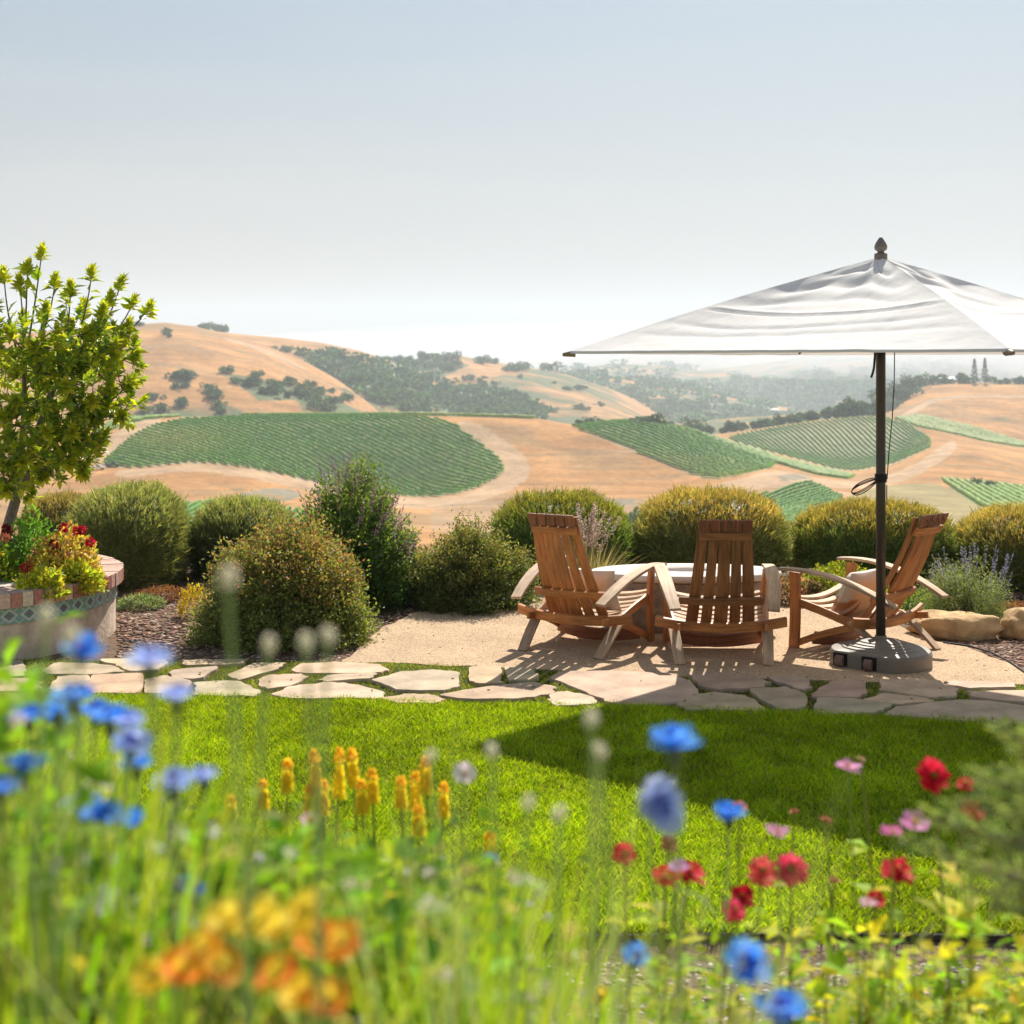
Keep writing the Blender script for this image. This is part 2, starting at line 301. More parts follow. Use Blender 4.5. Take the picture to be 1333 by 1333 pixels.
def zone(poly, dmin=0, dmax=1e9, sm=2): return inpoly(PX+wob, PY+wob*.5, smoothpoly(poly, sm)) & (DD >= dmin) & (DD <= dmax)
# name, outline in the photograph, distance band, two points of one row, row spacing
VINE = {
 'A': ([(131, 604), (150, 588), (172, 568), (215, 548), (300, 543), (400, 541), (540, 542), (585, 549), (622, 575), (660, 606), (650, 622), (612, 640), (562, 648), (512, 645), (470, 640), (430, 632), (390, 624), (340, 612), (290, 605), (240, 602), (190, 609), (150, 609)], 440, 603, (330, 560), (430, 605), 2.9),
 'A2': ([(120, 565), (140, 552), (170, 543), (240, 540), (240, 542.5), (190, 546), (160, 553), (135, 566)], 500, 606, (130, 560), (200, 545), 2.4),
 'A3': ([(300, 539), (540, 538.5), (600, 539), (700, 543), (700, 545.5), (600, 542), (500, 541), (300, 541.5)], 570, 608, (400, 541), (560, 540.5), 2.2),
 'B': ([(742, 555), (800, 549), (850, 549), (900, 560), (950, 577), (1012, 603), (1005, 609), (960, 620), (924, 625), (890, 614), (820, 585)], 480, 604, (850, 560), (950, 603), 2.8),
 'B2': ([(900, 561), (950, 577), (1010, 596), (1060, 609), (1115, 621), (1105, 624), (1060, 618), (1010, 603), (950, 583)], 480, 625, (950, 579), (1060, 612), 2.3),
 'C': ([(945, 569), (1000, 558), (1060, 549), (1130, 542), (1160, 545), (1195, 558), (1216, 577), (1200, 596), (1165, 612), (1130, 618), (1090, 612), (1050, 601), (1000, 588), (960, 577)], 640, 793, (1050, 553), (1120, 606), 2.7),
 'D': ([(1163, 545), (1200, 541), (1240, 549), (1333, 577), (1420, 600), (1420, 620), (1333, 597), (1275, 584), (1225, 567)], 770, 860, (1190, 545), (1320, 583), 2.6),
 'E': ([(1221, 624), (1280, 629), (1340, 635), (1420, 645), (1420, 700), (1300, 672), (1265, 655)], 380, 530, (1225, 627), (1280, 662), 2.4),
 'F': ([(980, 647), (1015, 638), (1055, 628), (1097, 648), (1080, 700), (1000, 720)], 300, 500, (1000, 652), (1060, 633), 2.6),
 'G': ([(150, 668), (200, 662), (280, 652), (420, 668), (420, 740), (150, 740)], 240, 430, (230, 670), (262, 655), 2.4),
}
for k, (poly, a, b, *_r) in VINE.items():
    m = zone(poly, a, b); base = np.array([.21, .25, .09]) if k in ('A2', 'A3', 'B2', 'D', 'E', 'G') else SOIL*(.95 if k != 'C' else 1.1)
    c[m] = base*(1+.12*fbm(VAL.X[m], VAL.Y[m], 0, .1, 3, 4)[:, None])
roads = [([(120, 600), (131, 604), (170, 569), (217, 547), (200, 544), (165, 552), (135, 572)], 430, 606),
 ([(150, 611), (190, 611), (240, 603), (290, 606), (345, 613), (390, 625), (430, 633), (470, 641), (512, 647), (562, 650), (612, 642), (652, 622), (662, 606), (622, 574), (587, 548), (620, 548), (660, 575), (690, 600), (690, 625), (650, 645), (600, 659), (540, 664), (470, 655), (400, 640), (330, 622), (240, 612), (190, 620), (150, 622)], 400, 606),
 ([(870, 645), (960, 625), (1010, 609), (1060, 622), (1120, 628), (1160, 618), (1200, 600), (1225, 580), (1240, 572), (1250, 582), (1215, 608), (1185, 625), (1130, 638), (1040, 632), (960, 642), (870, 660)], 400, 800),
 ([(870, 668), (990, 640), (1070, 630), (1120, 655), (1080, 700), (1105, 700), (1150, 665), (1120, 640), (1000, 634), (870, 660)], 300, 520)]
for poly, a, b in roads:
    m = zone(poly, a, b, 2); c[m] = ROAD*(1+.10*fbm(VAL.X[m], VAL.Y[m], 0, .12, 3, 14)[:, None])
m = zone([(1100, 640), (1190, 628), (1225, 628), (1290, 670), (1333, 690), (1333, 760), (1090, 760), (1060, 700)], 250, 500); c[m] = FIELD*(1+.1*fbm(VAL.X[m], VAL.Y[m], 0, .05, 4, 7)[:, None])
m = zone([(560, 655), (700, 650), (860, 660), (860, 700), (560, 700)], 250, 470, 1); c[m] = mixc(c, np.array([.36, .27, .18]), np.full(c.shape[:2], .5))[m]
for q in ([(660, 640), (760, 640), (800, 650), (860, 648), (880, 655), (740, 660)], [(320, 640), (370, 634), (400, 645), (360, 655), (300, 650)], [(1010, 618), (1050, 616), (1060, 622), (1020, 628)]):
    m = zone(q, 380, 560, 1) & (fbm(VAL.X, VAL.Y, 0, .15, 3, 31) > -.2); c[m] = np.array([.27, .23, .16])
near = sstep(DD, 200, 120); c = mixc(c, np.array([.36, .29, .17]), near)
mat_land, n, o = nmat('dry_land'); a_ = N(n, 'ShaderNodeAttribute'); a_.attribute_name = 'Col'; b = N(n, 'ShaderNodeBsdfPrincipled'); b.inputs['Roughness'].default_value = .95; b.inputs['Specular IOR Level'].default_value = .08; v = coords(n)
c_, _ = noise_mul(n, a_.outputs[0], v, .35, .86, 1.14); c_, f_ = noise_mul(n, c_, v, .045, .76, 1.2, 9, .68); v2 = coords(n, 'Object', (.006, .03, .16)); c_, _ = noise_mul(n, c_, v2, 3.0, .82, 1.14, 8, .6)
nd = N(n, 'ShaderNodeTexNoise'); nd.inputs['Scale'].default_value = .11; nd.inputs['Detail'].default_value = 3; n.links.new(v, nd.inputs['Vector']); rd = N(n, 'ShaderNodeMapRange'); rd.inputs[1].default_value = .66; rd.inputs[2].default_value = .74; rd.inputs[3].default_value = 0; rd.inputs[4].default_value = .7; n.links.new(nd.outputs[0], rd.inputs[0])
md = N(n, 'ShaderNodeMix', data_type='RGBA'); n.links.new(rd.outputs[0], md.inputs[0]); n.links.new(c_, md.inputs[6]); md.inputs[7].default_value = (.16, .15, .07, 1); n.links.new(md.outputs[2], b.inputs['Base Color'])
bp = N(n, 'ShaderNodeBump'); bp.inputs['Distance'].default_value = 2.5; bp.inputs['Strength'].default_value = .7; n.links.new(f_, bp.inputs['Height']); n.links.new(bp.outputs[0], b.inputs['Normal']); n.links.new(b.outputs[0], o.inputs[0])
tag(link('hillside', VAL.mesh('hillside', c), mat_land), kind='structure')
# the great ground under and behind everything
g = MB(); g.add([(-5600, -250, -128), (5600, -250, -128), (5600, 5600, -128), (-5600, 5600, -128)], [(0, 1, 2, 3)], (.42, .33, .2)); tag(g.build('terrain', mat_land), kind='structure')
def hill(name, crest, Db, pyb, Dc, px0, px1, amp, ns, seed, step=3, nd=110, back=.35, p=1.0, mid=None):
    crest = dict(crest); D2 = Dc+(Dc-Db)*.8
    if not isinstance(pyb, dict): pyb = {-500: pyb, 1900: pyb}
    S = Surf([(Db, pyb), (Dc, crest), (D2, {-500: 640, 1900: 640})], px0, px1, step, np.concatenate([np.linspace(Db, Dc, nd), np.linspace(Dc, D2, 25)[1:]]), 0, sm=2)
    zb = H+(CY-np.interp(S.px, sorted(pyb), [pyb[q] for q in sorted(pyb)]))/FP*Db; k = sorted(crest); zc = H+(CY-np.interp(S.px, k, [crest[q] for q in k]))/FP*Dc
    t = np.clip((S.Y-Db)/(Dc-Db), 0, None); f = np.where(t < 1, np.sin(np.pi/2*np.minimum(t, 1))**p, 1-back*(t-1)**1.5*1.6)
    nse = fbm(S.X, S.Y*.55, 0, ns, 5, seed)*amp*(np.clip(t*3, 0, 1))*np.clip(1.25-t, .18, 1)
    gul = -np.abs(fbm(S.X, S.Y*.3, 0, ns*2.2, 3, seed+40))*amp*.8*np.clip(np.sin(np.pi*np.clip(t, 0, 1)), 0, 1)
    S.Z = zb+(zc-zb)*f+nse+gul; S.PY = CY-(S.Z-H)/S.Y*FP; S.vis = S.PY <= np.minimum.accumulate(S.PY, axis=0)+.8
    return S
HL = hill('left', {-500: 446, -100: 440, 60: 432, 160: 424, 215: 421, 250: 425, 300: 437, 350: 452, 400: 472, 450: 500, 500: 530, 560: 560, 640: 590}, 760, 575, 1180, -500, 640, 7, .006, 51)
HL2 = hill('left2', {-500: 440, 0: 432, 180: 424, 250: 427, 300: 434, 360: 439, 420: 446, 470: 457, 515: 472, 560: 495, 640: 540, 700: 570}, 1000, 560, 1500, 60, 700, 6, .006, 61)
HM = hill('mid', {250: 470, 380: 466, 440: 470, 510: 469, 560: 467, 600: 464, 640: 471, 700: 481, 740: 489, 790: 506, 830: 525, 880: 552, 940: 580}, 1100, 570, 1750, 250, 940, 9, .005, 71)
HF = hill('far', {560: 520, 640: 505, 720: 493, 770: 487, 830: 494, 900: 508, 960: 521, 1020: 534, 1090: 545, 1333: 560}, 1700, 560, 2300, 560, 1333, 14, .004, 81, nd=80)
HF2 = hill('far2', {600: 510, 700: 489, 760: 479, 800: 473, 850: 476, 900: 483, 960: 478, 1020: 470, 1080: 462, 1150: 455, 1250: 452, 1400: 460}, 2400, 545, 3400, 560, 1450, 28, .0028, 91, nd=80)
HF3 = hill('far3', {600: 500, 800: 462, 900: 452, 1000: 448, 1100: 440, 1250: 436, 1450: 440, 1700: 446}, 3500, 530, 4700, 600, 1800, 40, .002, 101, nd=60)
HR = hill('right', {800: 600, 880: 575, 960: 560, 1040: 551, 1100: 541, 1140: 524, 1180: 508, 1215: 500, 1260: 498, 1333: 499, 1500: 497, 1900: 490}, 860, {-500: 600, 1100: 575, 1333: 605, 1900: 610}, 1120, 800, 1900, 4, .012, 111)
def paint(S, seed, scrubs, dens=.0, k=.012, tracks=()):
    c = drygrass(S, seed, k); n = fbm(S.X, S.Y, 0, .02, 5, seed+3); wv = 6*fbm(S.X, S.Y, 0, .012, 4, seed+5)
    for poly, amt in scrubs:
        mm = inpoly(S.PX+wv, S.PY+wv*.6, poly); c = mixc(c, SCRUB*(1+.25*n[..., None]), mm*sstep(n, -.45+(1-amt)*.8, .0+(1-amt)*.8)*.92)
    if dens: c = mixc(c, SCRUB*1.3, sstep(n, .5-dens, .75-dens)*.75)
    for poly in tracks: c[inpoly(S.PX, S.PY, smoothpoly(poly, 2))] = ROAD
    return c
Z_left = [([(280, 482), (330, 490), (400, 505), (450, 505), (480, 530), (480, 545), (400, 545), (385, 520), (335, 520), (315, 505)], .75), ([(155, 520), (185, 515), (300, 528), (330, 545), (140, 545)], .6), ([(225, 490), (245, 490), (245, 505), (225, 505)], .8), ([(455, 505), (500, 530), (520, 545), (440, 545)], .4)]
HLc = paint(HL, 201, Z_left, tracks=([(290, 438), (330, 448), (365, 462), (400, 480), (398, 482), (360, 466), (325, 452), (288, 441)],))
HL2c = paint(HL2, 211, [([(385, 458), (430, 460), (520, 470), (560, 480), (640, 560), (450, 560), (420, 500)], .95)])
HMc = paint(HM, 221, [([(380, 460), (520, 462), (600, 462), (560, 500), (640, 560), (400, 560)], .95), ([(520, 462), (660, 465), (600, 480), (540, 500)], .8), ([(600, 500), (700, 480), (780, 500), (880, 560), (560, 560)], .75)], .1)
HFc = paint(HF, 231, [([(560, 480), (1333, 480), (1333, 580), (560, 580)], .8)], .1); HF2c = paint(HF2, 241, [([(560, 440), (1450, 440), (1450, 560), (560, 560)], .8)], .1, .006); HF3c = paint(HF3, 251, [([(560, 430), (1800, 430), (1800, 560), (560, 560)], .55)], .1, .005)
HRc = paint(HR, 261, [([(860, 530), (1040, 535), (1110, 520), (1150, 500), (1210, 500), (1185, 520), (1150, 530), (1130, 545), (860, 580)], .9), ([(1215, 518), (1250, 516), (1245, 528), (1210, 530)], .8), ([(1270, 545), (1333, 542), (1400, 550), (1400, 558), (1275, 556)], .7)], 0, .02,
           tracks=([(1165, 545), (1195, 528), (1215, 517), (1260, 514), (1340, 515), (1450, 520), (1450, 523), (1340, 518), (1262, 517), (1222, 521), (1200, 532), (1180, 546)],))
for S, cc in ((HL, HLc), (HL2, HL2c), (HM, HMc), (HF, HFc), (HF2, HF2c), (HF3, HF3c), (HR, HRc)):
    tag(link('hill', S.mesh('hill', cc), mat_land), kind='structure')
# ---------------------------------------------------------------- vineyards: each block a thing, each trellised row a part of it
mat_vine = leafmat('vine_leaves', .35, .6, .2)
VL = {'A': 'broad vineyard of diagonal rows over the rounded hill beside the tan slope', 'A2': 'thin vineyard strip above the curving dirt track by the small tree', 'A3': 'narrow bright vine strip along the crest behind the broadest vineyard',
 'B': 'wedge shaped dense green vineyard to the right of the bare tan slope', 'B2': 'thin bright green vine band between the wedge vineyard and the striped oval one', 'C': 'oval vineyard of widely spaced grey green rows behind the parasol pole',
 'D': 'long bright vineyard strip sloping down under the far right hill', 'E': 'lower right vineyard corner above the last clipped bush', 'F': 'small square vineyard low between two clipped bushes', 'G': 'valley vineyard seen low in the gap between two left clipped bushes'}
for k, (poly, a, b, q1, q2, sp) in VINE.items():
    root = thing('vineyard', VL[k], 'vineyard', tuple(VAL.hit(*np.mean(poly, 0), a, b)), group='vineyards on the opposite slopes')
    o0 = np.array(root.location); w1 = VAL.hit(*q1, a, b)[:2]; w2 = VAL.hit(*q2, a, b)[:2]; d = (w2-w1)/np.linalg.norm(w2-w1); nrm = np.array([-d[1], d[0]]); sp_ = smoothpoly(poly, 1 if k in 'AC' else 0)
    m = inpoly(PX, PY, sp_) & (DD >= a) & (DD <= b) & VAL.vis; XY = np.stack([VAL.X[m], VAL.Y[m]], 1)
    if len(XY) < 4: continue
    tt = XY@nrm; ll = XY@d; hv = 1.3 if k != 'C' else 1.1; wv = 1.5 if k in ('A2', 'A3', 'B2', 'D', 'E') else (.85 if k != 'C' else .7)
    rows_t = np.arange(tt.min()+.3*sp, tt.max(), sp)
    if len(rows_t) > 98: rows_t = np.linspace(tt.min()+1, tt.max()-1, 98)
    for t0 in rows_t:
        l = np.arange(ll.min(), ll.max(), 1.1); X = d[0]*l+nrm[0]*t0; Y = d[1]*l+nrm[1]*t0; X = X+rng.normal(0, .05, len(X))
        px, py = VAL.pix(X, Y); ins = inpoly(px, py, sp_) & (Y >= a) & (Y <= b)
        if ins.sum() < 4: continue
        vv = []; tr = []; cc = []; nv = 0; idx = np.where(ins)[0]; yel = np.clip(fbm(X, Y, 0, .03, 3, 77)+.1, 0, 1)
        if k == 'A': yel = np.maximum(yel*.3, .8*np.exp(-((px-225)/75)**2-((py-575)/18)**2))
        for run in np.split(idx, np.where(np.diff(idx) > 1)[0]+1):
            if len(run) < 4: continue
            x = X[run]; y = Y[run]; z = VAL.z(x, y); n_ = len(run); hh = hv*rng.uniform(.8, 1.15, n_); ww = wv*rng.uniform(.75, 1.25, n_)*.5
            ring = [(-1, .25), (-1.0, .75), (-.35, 1.0), (.4, .96), (1.0, .7), (.95, .25)]
            pts = np.stack([np.stack([x+nrm[0]*r*ww+rng.normal(0, .06, n_), y+nrm[1]*r*ww, z+hh*q+rng.normal(0, .05, n_)], 1) for r, q in ring], 1)
            K = 6; i = (np.arange(n_-1)[:, None]*K+np.arange(K-1)[None]).reshape(-1, 1)
            g_ = mixc(np.broadcast_to(np.array([.14, .33, .03]) if k not in ('A2', 'A3', 'B2', 'D', 'E') else np.array([.25, .40, .05]), (n_, 3)), np.array([.36, .40, .09]), yel[run])
            g_ = g_ if k != 'C' else g_*np.array([.95, .9, 1.3]); cl_ = np.repeat(g_*rng.uniform(.8, 1.2, (n_, 1)), K, 0)*rng.uniform(.8, 1.2, (n_*K, 1))
            link('vine_row', mesh_tris('vine_row', pts.reshape(-1, 3)-o0, np.concatenate([i, i+1, i+K+1, i+K], 1), cl_), mat_vine, root)
# ---------------------------------------------------------------- trees on the hills
mat_oak = leafmat('oak_leaves', .25, .6, .2); mat_bark = solid('bark', (.13, .10, .075), .9, .3, 12, .01)
def blob(n, seed, shape=(1, 1, .85), lobes=7, leaf=.22, col=(.07, .105, .035)):
    """crown of leaf clumps spread over several uneven lobes; unit radius, base at z = 0"""
    r = np.random.default_rng(seed); C = np.stack([r.normal(0, .42, lobes), r.normal(0, .42, lobes), r.uniform(.35, 1.05, lobes)], 1); rad = r.uniform(.35, .6, lobes)
    k = r.integers(0, lobes, n); d = unit(r.normal(size=(n, 3))+[0, 0, .25]); p = C[k]+d*(rad[k]*r.uniform(.55, 1.08, n)**.5)[:, None]; p *= np.array(shape); p[:, 2] = np.maximum(p[:, 2], .06)
    tone = np.repeat(r.uniform(.75, 1.3, lobes), 1)[k]; cl = vary(col, n, .22, .08, r)*tone[:, None]
    return leaf_mesh(p-d*leaf*.3, unit(d+r.normal(0, .7, (n, 3))), rdir(n, r), leaf*r.uniform(.6, 1.3, n), leaf*.75, cl, .2)
oaks = []
for i in range(5):
    v, t, cc = blob(520, 300+i, (1, 1, .8+.1*(i % 3)), 6+i, .26, [(.075, .16, .065), (.06, .12, .055), (.11, .18, .07)])
    cr = mesh_tris('crown', v, t, cc); m_ = MB(); m_.tube([(0, 0, -.25), (.03, .02, .25), (.0, .0, .6)], [.09, .07, .03], 6); oaks.append((cr, m_.mesh('trunk')))
def oak(S, px, py, h, label, group, dmin=0, dmax=1e9, name='oak_tree', cat='tree', wide=1.0, parts=False):
    p = S.hit(px, py, dmin, dmax); cr, tr = random.choice(oaks); s = h/1.5
    if parts:
        o = thing(name, label, cat, tuple(p), random.uniform(0, 6), group, (s*wide, s*wide, s)); link('crown', cr, mat_oak, o); link('trunk', tr, mat_bark, o)
    else:
        o = link(name, cr, mat_oak, None, tuple(p-np.array([0, 0, .2]))); o.scale = (s*wide, s*wide, s); o.rotation_euler = (0, 0, random.uniform(0, 6)); tag(o, label, cat, group)
    return o
# ridge line trees behind the oval vineyard
for px, py, h in [(903, 563, 9), (912, 560, 6), (925, 559, 6.5), (940, 560, 5), (955, 557, 8), (966, 556, 6), (980, 556, 6.5), (992, 554, 5.5), (1003, 553, 6.5), (1016, 551, 7), (1028, 549, 6), (1040, 548, 6.5), (1052, 546, 7), (1063, 546, 6), (1075, 544, 8), (1087, 543, 9), (1100, 542, 10), (1112, 541, 12), (1124, 539, 9), (1136, 537, 10)]:
    oak(VAL, px, py, h, 'dark oak in the tree line along the crest behind the oval vineyard', 'trees along the crest behind the oval vineyard', 780, 900, parts=True)
for px, py, h in [(1150, 527, 12), (1163, 520, 13), (1172, 522, 15), (1182, 512, 14), (1192, 508, 13), (1158, 533, 10), (1202, 503, 9), (1148, 535, 9)]:
    oak(HR, px, py, h, 'round oak in the grove spilling down left of the far right hill', 'grove on the shoulder of the right hill', 860, 1130, parts=True)
for px, py, h in [(1214, 501, 7), (1224, 500, 8), (1236, 500, 5), (1250, 499, 10), (1260, 499, 8), (1290, 499, 6), (1300, 500, 5), (1312, 500, 6), (1325, 500, 7), (1333, 500, 6), (1350, 500, 7)]:
    oak(HR, px, py, h, 'small tree on the far right hilltop near the blue roofed house', 'trees on the right hilltop', 1050, 1130, parts=True)
for px, py, h, w_ in [(848, 551, 5, 1.6), (756, 553, 3, 1.4), (768, 552, 3.5, 1.2), (782, 551, 2.6, 1.5), (826, 550, 2.5, 1.4), (862, 553, 3, 1.3)]:
    oak(VAL, px, py, h, 'low dark bush on the crest above the wedge shaped vineyard', 'bushes on the crest above the wedge vineyard', 585, 625, 'bush', 'bush', w_)
oak(VAL, 838, 690, 7.5, 'lone blue green tree in the valley between two clipped bushes', None, 300, 420, wide=.75, parts=True)
oak(VAL, 1272, 632, 3.2, 'small sparse tree standing at the tan slope above the lower right vineyard', 'pair of small trees on the tan slope', 470, 560, wide=.7)
oak(VAL, 1286, 634, 3.6, 'fuller green tree of the pair on the right tan slope', 'pair of small trees on the tan slope', 470, 560, wide=.8)
def scatter(S, polys, n, h, label, group, name='oak_tree', cat='tree', wide=1.25):
    k = 0
    while k < n:
        q = random.choice(polys); x = random.uniform(min(a for a, b in q), max(a for a, b in q)); y = random.uniform(min(b for a, b in q), max(b for a, b in q))
        if inpoly(x, y, q): oak(S, x, y, h*random.uniform(.6, 1.25), label, group, name=name, cat=cat, wide=wide); k += 1
scatter(HL, [[(285, 485), (330, 490), (400, 503), (450, 512), (470, 535), (400, 540), (385, 518), (330, 515)]], 34, 6, 'dark scrub oak in the gully across the big golden hill', 'scrub oaks on the golden hill')
scatter(HL, [[(155, 520), (185, 518), (300, 530), (330, 542), (150, 545)], [(225, 490), (248, 490), (245, 506), (225, 505)], [(270, 500), (290, 505), (282, 520), (268, 516)]], 18, 6, 'scrub oak low at the left foot of the golden hill', 'scrub oaks at the foot of the golden hill')
scatter(HL, [[(175, 424), (190, 421), (200, 426), (180, 430)], [(218, 424), (222, 440), (212, 440)]], 6, 4, 'small bush near the golden hilltop just right of the leafy shrub tree', 'bushes at the golden hilltop', 'bush', 'bush')
for px in (262, 268, 274, 280, 286, 292):
    oak(HL2, px, 430, 9, 'dense dark tree of the flat topped clump on the golden ridge', 'flat topped clump on the ridge', 1300, 1510, wide=.9)
scatter(HL2, [[(350, 455), (380, 455), (376, 466), (352, 466)], [(430, 452), (500, 468), (520, 476), (440, 466)]], 12, 5, 'lone oak scattered along the golden ridge line', 'lone oaks along the golden ridge')
scatter(HM, [[(500, 470), (560, 466), (660, 474), (720, 484), (640, 486), (520, 482)]], 26, 10, 'ridge oak on the wooded hill beyond the broadest vineyard', 'oaks along the wooded ridge')
scatter(HM, [[(600, 490), (700, 490), (780, 510), (840, 540), (640, 540)]], 22, 6, 'scattered oak on the grey green slope above the tan hillside', 'oaks on the grey green slope')
# woods that read as one mass
def wood(S, polys, n, h, name, label, seed, lo=70, wide=1.3):
    r = np.random.default_rng(seed); parts = []; protos = [blob(lo, seed+i, (1, 1, .8), 5, .55, [(.085, .18, .085), (.07, .15, .075), (.12, .22, .095)]) for i in range(5)]; k = 0
    while k < n:
        q = polys[r.integers(len(polys))]; x = r.uniform(min(a for a, b in q), max(a for a, b in q)); y = r.uniform(min(b for a, b in q), max(b for a, b in q))
        if not inpoly(x, y, q): continue
        p = S.hit(x, y); s = h*r.uniform(.55, 1.3)/1.5; v, t, cc = protos[r.integers(5)]; a = r.uniform(0, 6.28); ca, sa = math.cos(a), math.sin(a)
        vv = v*[s*wide, s*wide, s]; vv = np.stack([vv[:, 0]*ca-vv[:, 1]*sa, vv[:, 0]*sa+vv[:, 1]*ca, vv[:, 2]], 1)+p-[0, 0, .3]; parts.append((vv, t, cc*r.uniform(.8, 1.25))); k += 1
    v, t, cc = join(parts); tag(link(name, mesh_tris(name, v, t, cc), mat_oak), label, 'woodland', kind='stuff')
wood(HM, [[(390, 462), (430, 466), (520, 470), (560, 480), (600, 505), (640, 545), (560, 545), (520, 535), (470, 505), (430, 485)], [(560, 510), (640, 512), (700, 530), (700, 548), (560, 548)]], 420, 9, 'woodland', 'oak wood filling the hollow behind the golden hill', 1)
wood(HL2, [[(388, 462), (430, 462), (500, 474), (560, 500), (560, 540), (500, 530), (450, 500), (400, 480)]], 170, 8, 'woodland', 'oak wood along the right flank of the golden ridge', 2)
wood(HF, [[(740, 485), (900, 500), (1100, 530), (1150, 560), (760, 560), (700, 500)]], 330, 13, 'woodland', 'hazy blue wood below the foggy far hills', 3)
wood(HF2, [[(740, 470), (860, 470), (960, 490), (1100, 490), (1100, 520), (760, 520), (700, 495)], [(1050, 480), (1333, 470), (1333, 520), (1060, 520)]], 260, 17, 'woodland', 'faint wood on the far foggy hillside', 4, 50)
wood(HF2, [[(840, 497), (1150, 497), (1200, 548), (1000, 548), (900, 520)]], 260, 15, 'woodland', 'hazy woods in the low valley behind the oval vineyard', 5, 50)
# two tall conifers and a house on the right hilltop
def conifer(px, py, h, label):
    p = HR.hit(px, py, 1050, 1130); o = thing('conifer_tree', label, 'tree', tuple(p), 0, 'tall conifers on the right hilltop'); r = np.random.default_rng(int(px)); n = 900
    t = r.uniform(.08, 1, n); a = r.uniform(0, 6.28, n); rad = h*.19*(1-t)*(0.75+.35*np.sin(t*38))*r.uniform(.5, 1.05, n)+.1; pos = np.stack([np.cos(a)*rad, np.sin(a)*rad, t*h], 1); d = np.stack([np.cos(a), np.sin(a), -.2+0*a], 1)
    link('crown', mesh_tris('crown', *leaf_mesh(pos, d+r.normal(0, .3, (n, 3)), rdir(n, r), .9, .6, vary((.06, .085, .045), n, .2, .05, r))), mat_oak, o)
    m = MB(); m.tube([(0, 0, -.5), (0, 0, h*.95)], [.35, .05], 6); m.build('trunk', mat_bark, o)
conifer(1268.5, 500, 19.5, 'left and shorter of the two tall conifers on the right hilltop'); conifer(1282, 500, 20, 'right and bushier of the two tall conifers on the right hilltop')
m_wall = solid('render_wall', (.62, .55, .47), .8, .08); m_roofb = solid('metal_roof', (.42, .52, .58), .4, .06, metal=.2); m_glass = solid('dark_glass', (.05, .06, .07), .15, 0)
def house(S, px, py, L, label, roofmat, dmin, dmax, hgt=3.2):
    p = S.hit(px, py, dmin, dmax); o = thing('house', label, 'house', tuple(p-np.array([0, 0, .5])), .1)
    m = MB(); m.box((0, 0, hgt/2), (L, 7, hgt)); m.build('wall', m_wall, o)
    m = MB(); x = L/2+.6; m.add([(-x, -4.2, hgt-.1), (x, -4.2, hgt-.1), (x, 4.2, hgt-.1), (-x, 4.2, hgt-.1), (-x+1, 0, hgt+1.8), (x-1, 0, hgt+1.8)], [(0, 1, 5, 4), (2, 3, 4, 5), (0, 4, 3), (1, 2, 5), (3, 2, 1, 0)]); m.build('roof', roofmat, o)
    for i in range(3):
        m = MB(); m.box((-L/3+i*L/3, -3.53, hgt*.5), (1.4, .08, 1.3)); m.build('window', m_glass, o)
house(HR, 1232, 497, 13, 'low house with a pale blue roof among trees on the right hilltop', m_roofb, 1050, 1130, 3.6)
house(HF, 1006, 536, 16, 'tiny pale house among hazy woods beyond the tree line', solid('pale_roof', (.6, .56, .52), .6, .05), 1700, 2300)
# small white pickup and a dark utility cart parked by the vineyard corner
m_wp = solid('white_paint', (.72, .73, .74), .35, .03); m_dk = solid('dark_paint', (.05, .055, .06), .5, .1); m_rub = solid('rubber', (.03, .03, .03), .8, .1)
def pickup(px, py, label, paint, rz, cat):
    p = VAL.hit(px, py, 440, 520); o = thing('parked_'+cat, label, cat, tuple(p), rz); m = MB()
    prof = [(-2.5, .45), (-2.5, 1.0), (-.5, 1.02), (-.3, 1.65), (.9, 1.68), (1.3, 1.1), (2.4, .98), (2.5, .5)]
    v = [(x, y, z) for y in (-.85, .85) for x, z in prof]; n = len(prof); m.add(v, [tuple(range(n)), tuple(range(2*n-1, n-1, -1))]+[(i, i+n, (i+1) % n+n, (i+1) % n) for i in range(n)]); m.build('body', paint, o, bevel=.06)
    m = MB(); m.box((.3, 0, 1.38), (1.15, 1.74, .38)); m.build('window', m_glass, o)
    for x in (-1.6, 1.6):
        for y in (-.8, .8):
            m = MB(); m.tube([(x, y-.1, .36), (x, y+.1, .36)], .36, 14); m.build('wheel', m_rub, o)
pickup(127, 612, 'tiny white pickup parked below the vineyard corner by the small tree', m_wp, .2, 'pickup'); pickup(147, 607, 'tiny dark vehicle parked just right of the white pickup', m_dk, .1, 'truck')
# haze: one closed box round everything, sky outside
def volbox(name, v0, v1, dens, col=(1, 1, 1), an=.35):
    m = MB(); m.box([(a+b)/2 for a, b in zip(v0, v1)], [b-a for a, b in zip(v0, v1)]); mt, n, o = nmat(name); pv = N(n, 'ShaderNodeVolumePrincipled'); pv.inputs['Density'].default_value = dens; pv.inputs['Color'].default_value = (*col, 1); pv.inputs['Anisotropy'].default_value = an
    n.links.new(pv.outputs[0], o.inputs['Volume']); return m.build(name, mt)
tag(volbox('haze', (-6000, -300, -129), (6000, 6000, 230), 1.8e-4, (.78, .89, 1)), kind='stuff')
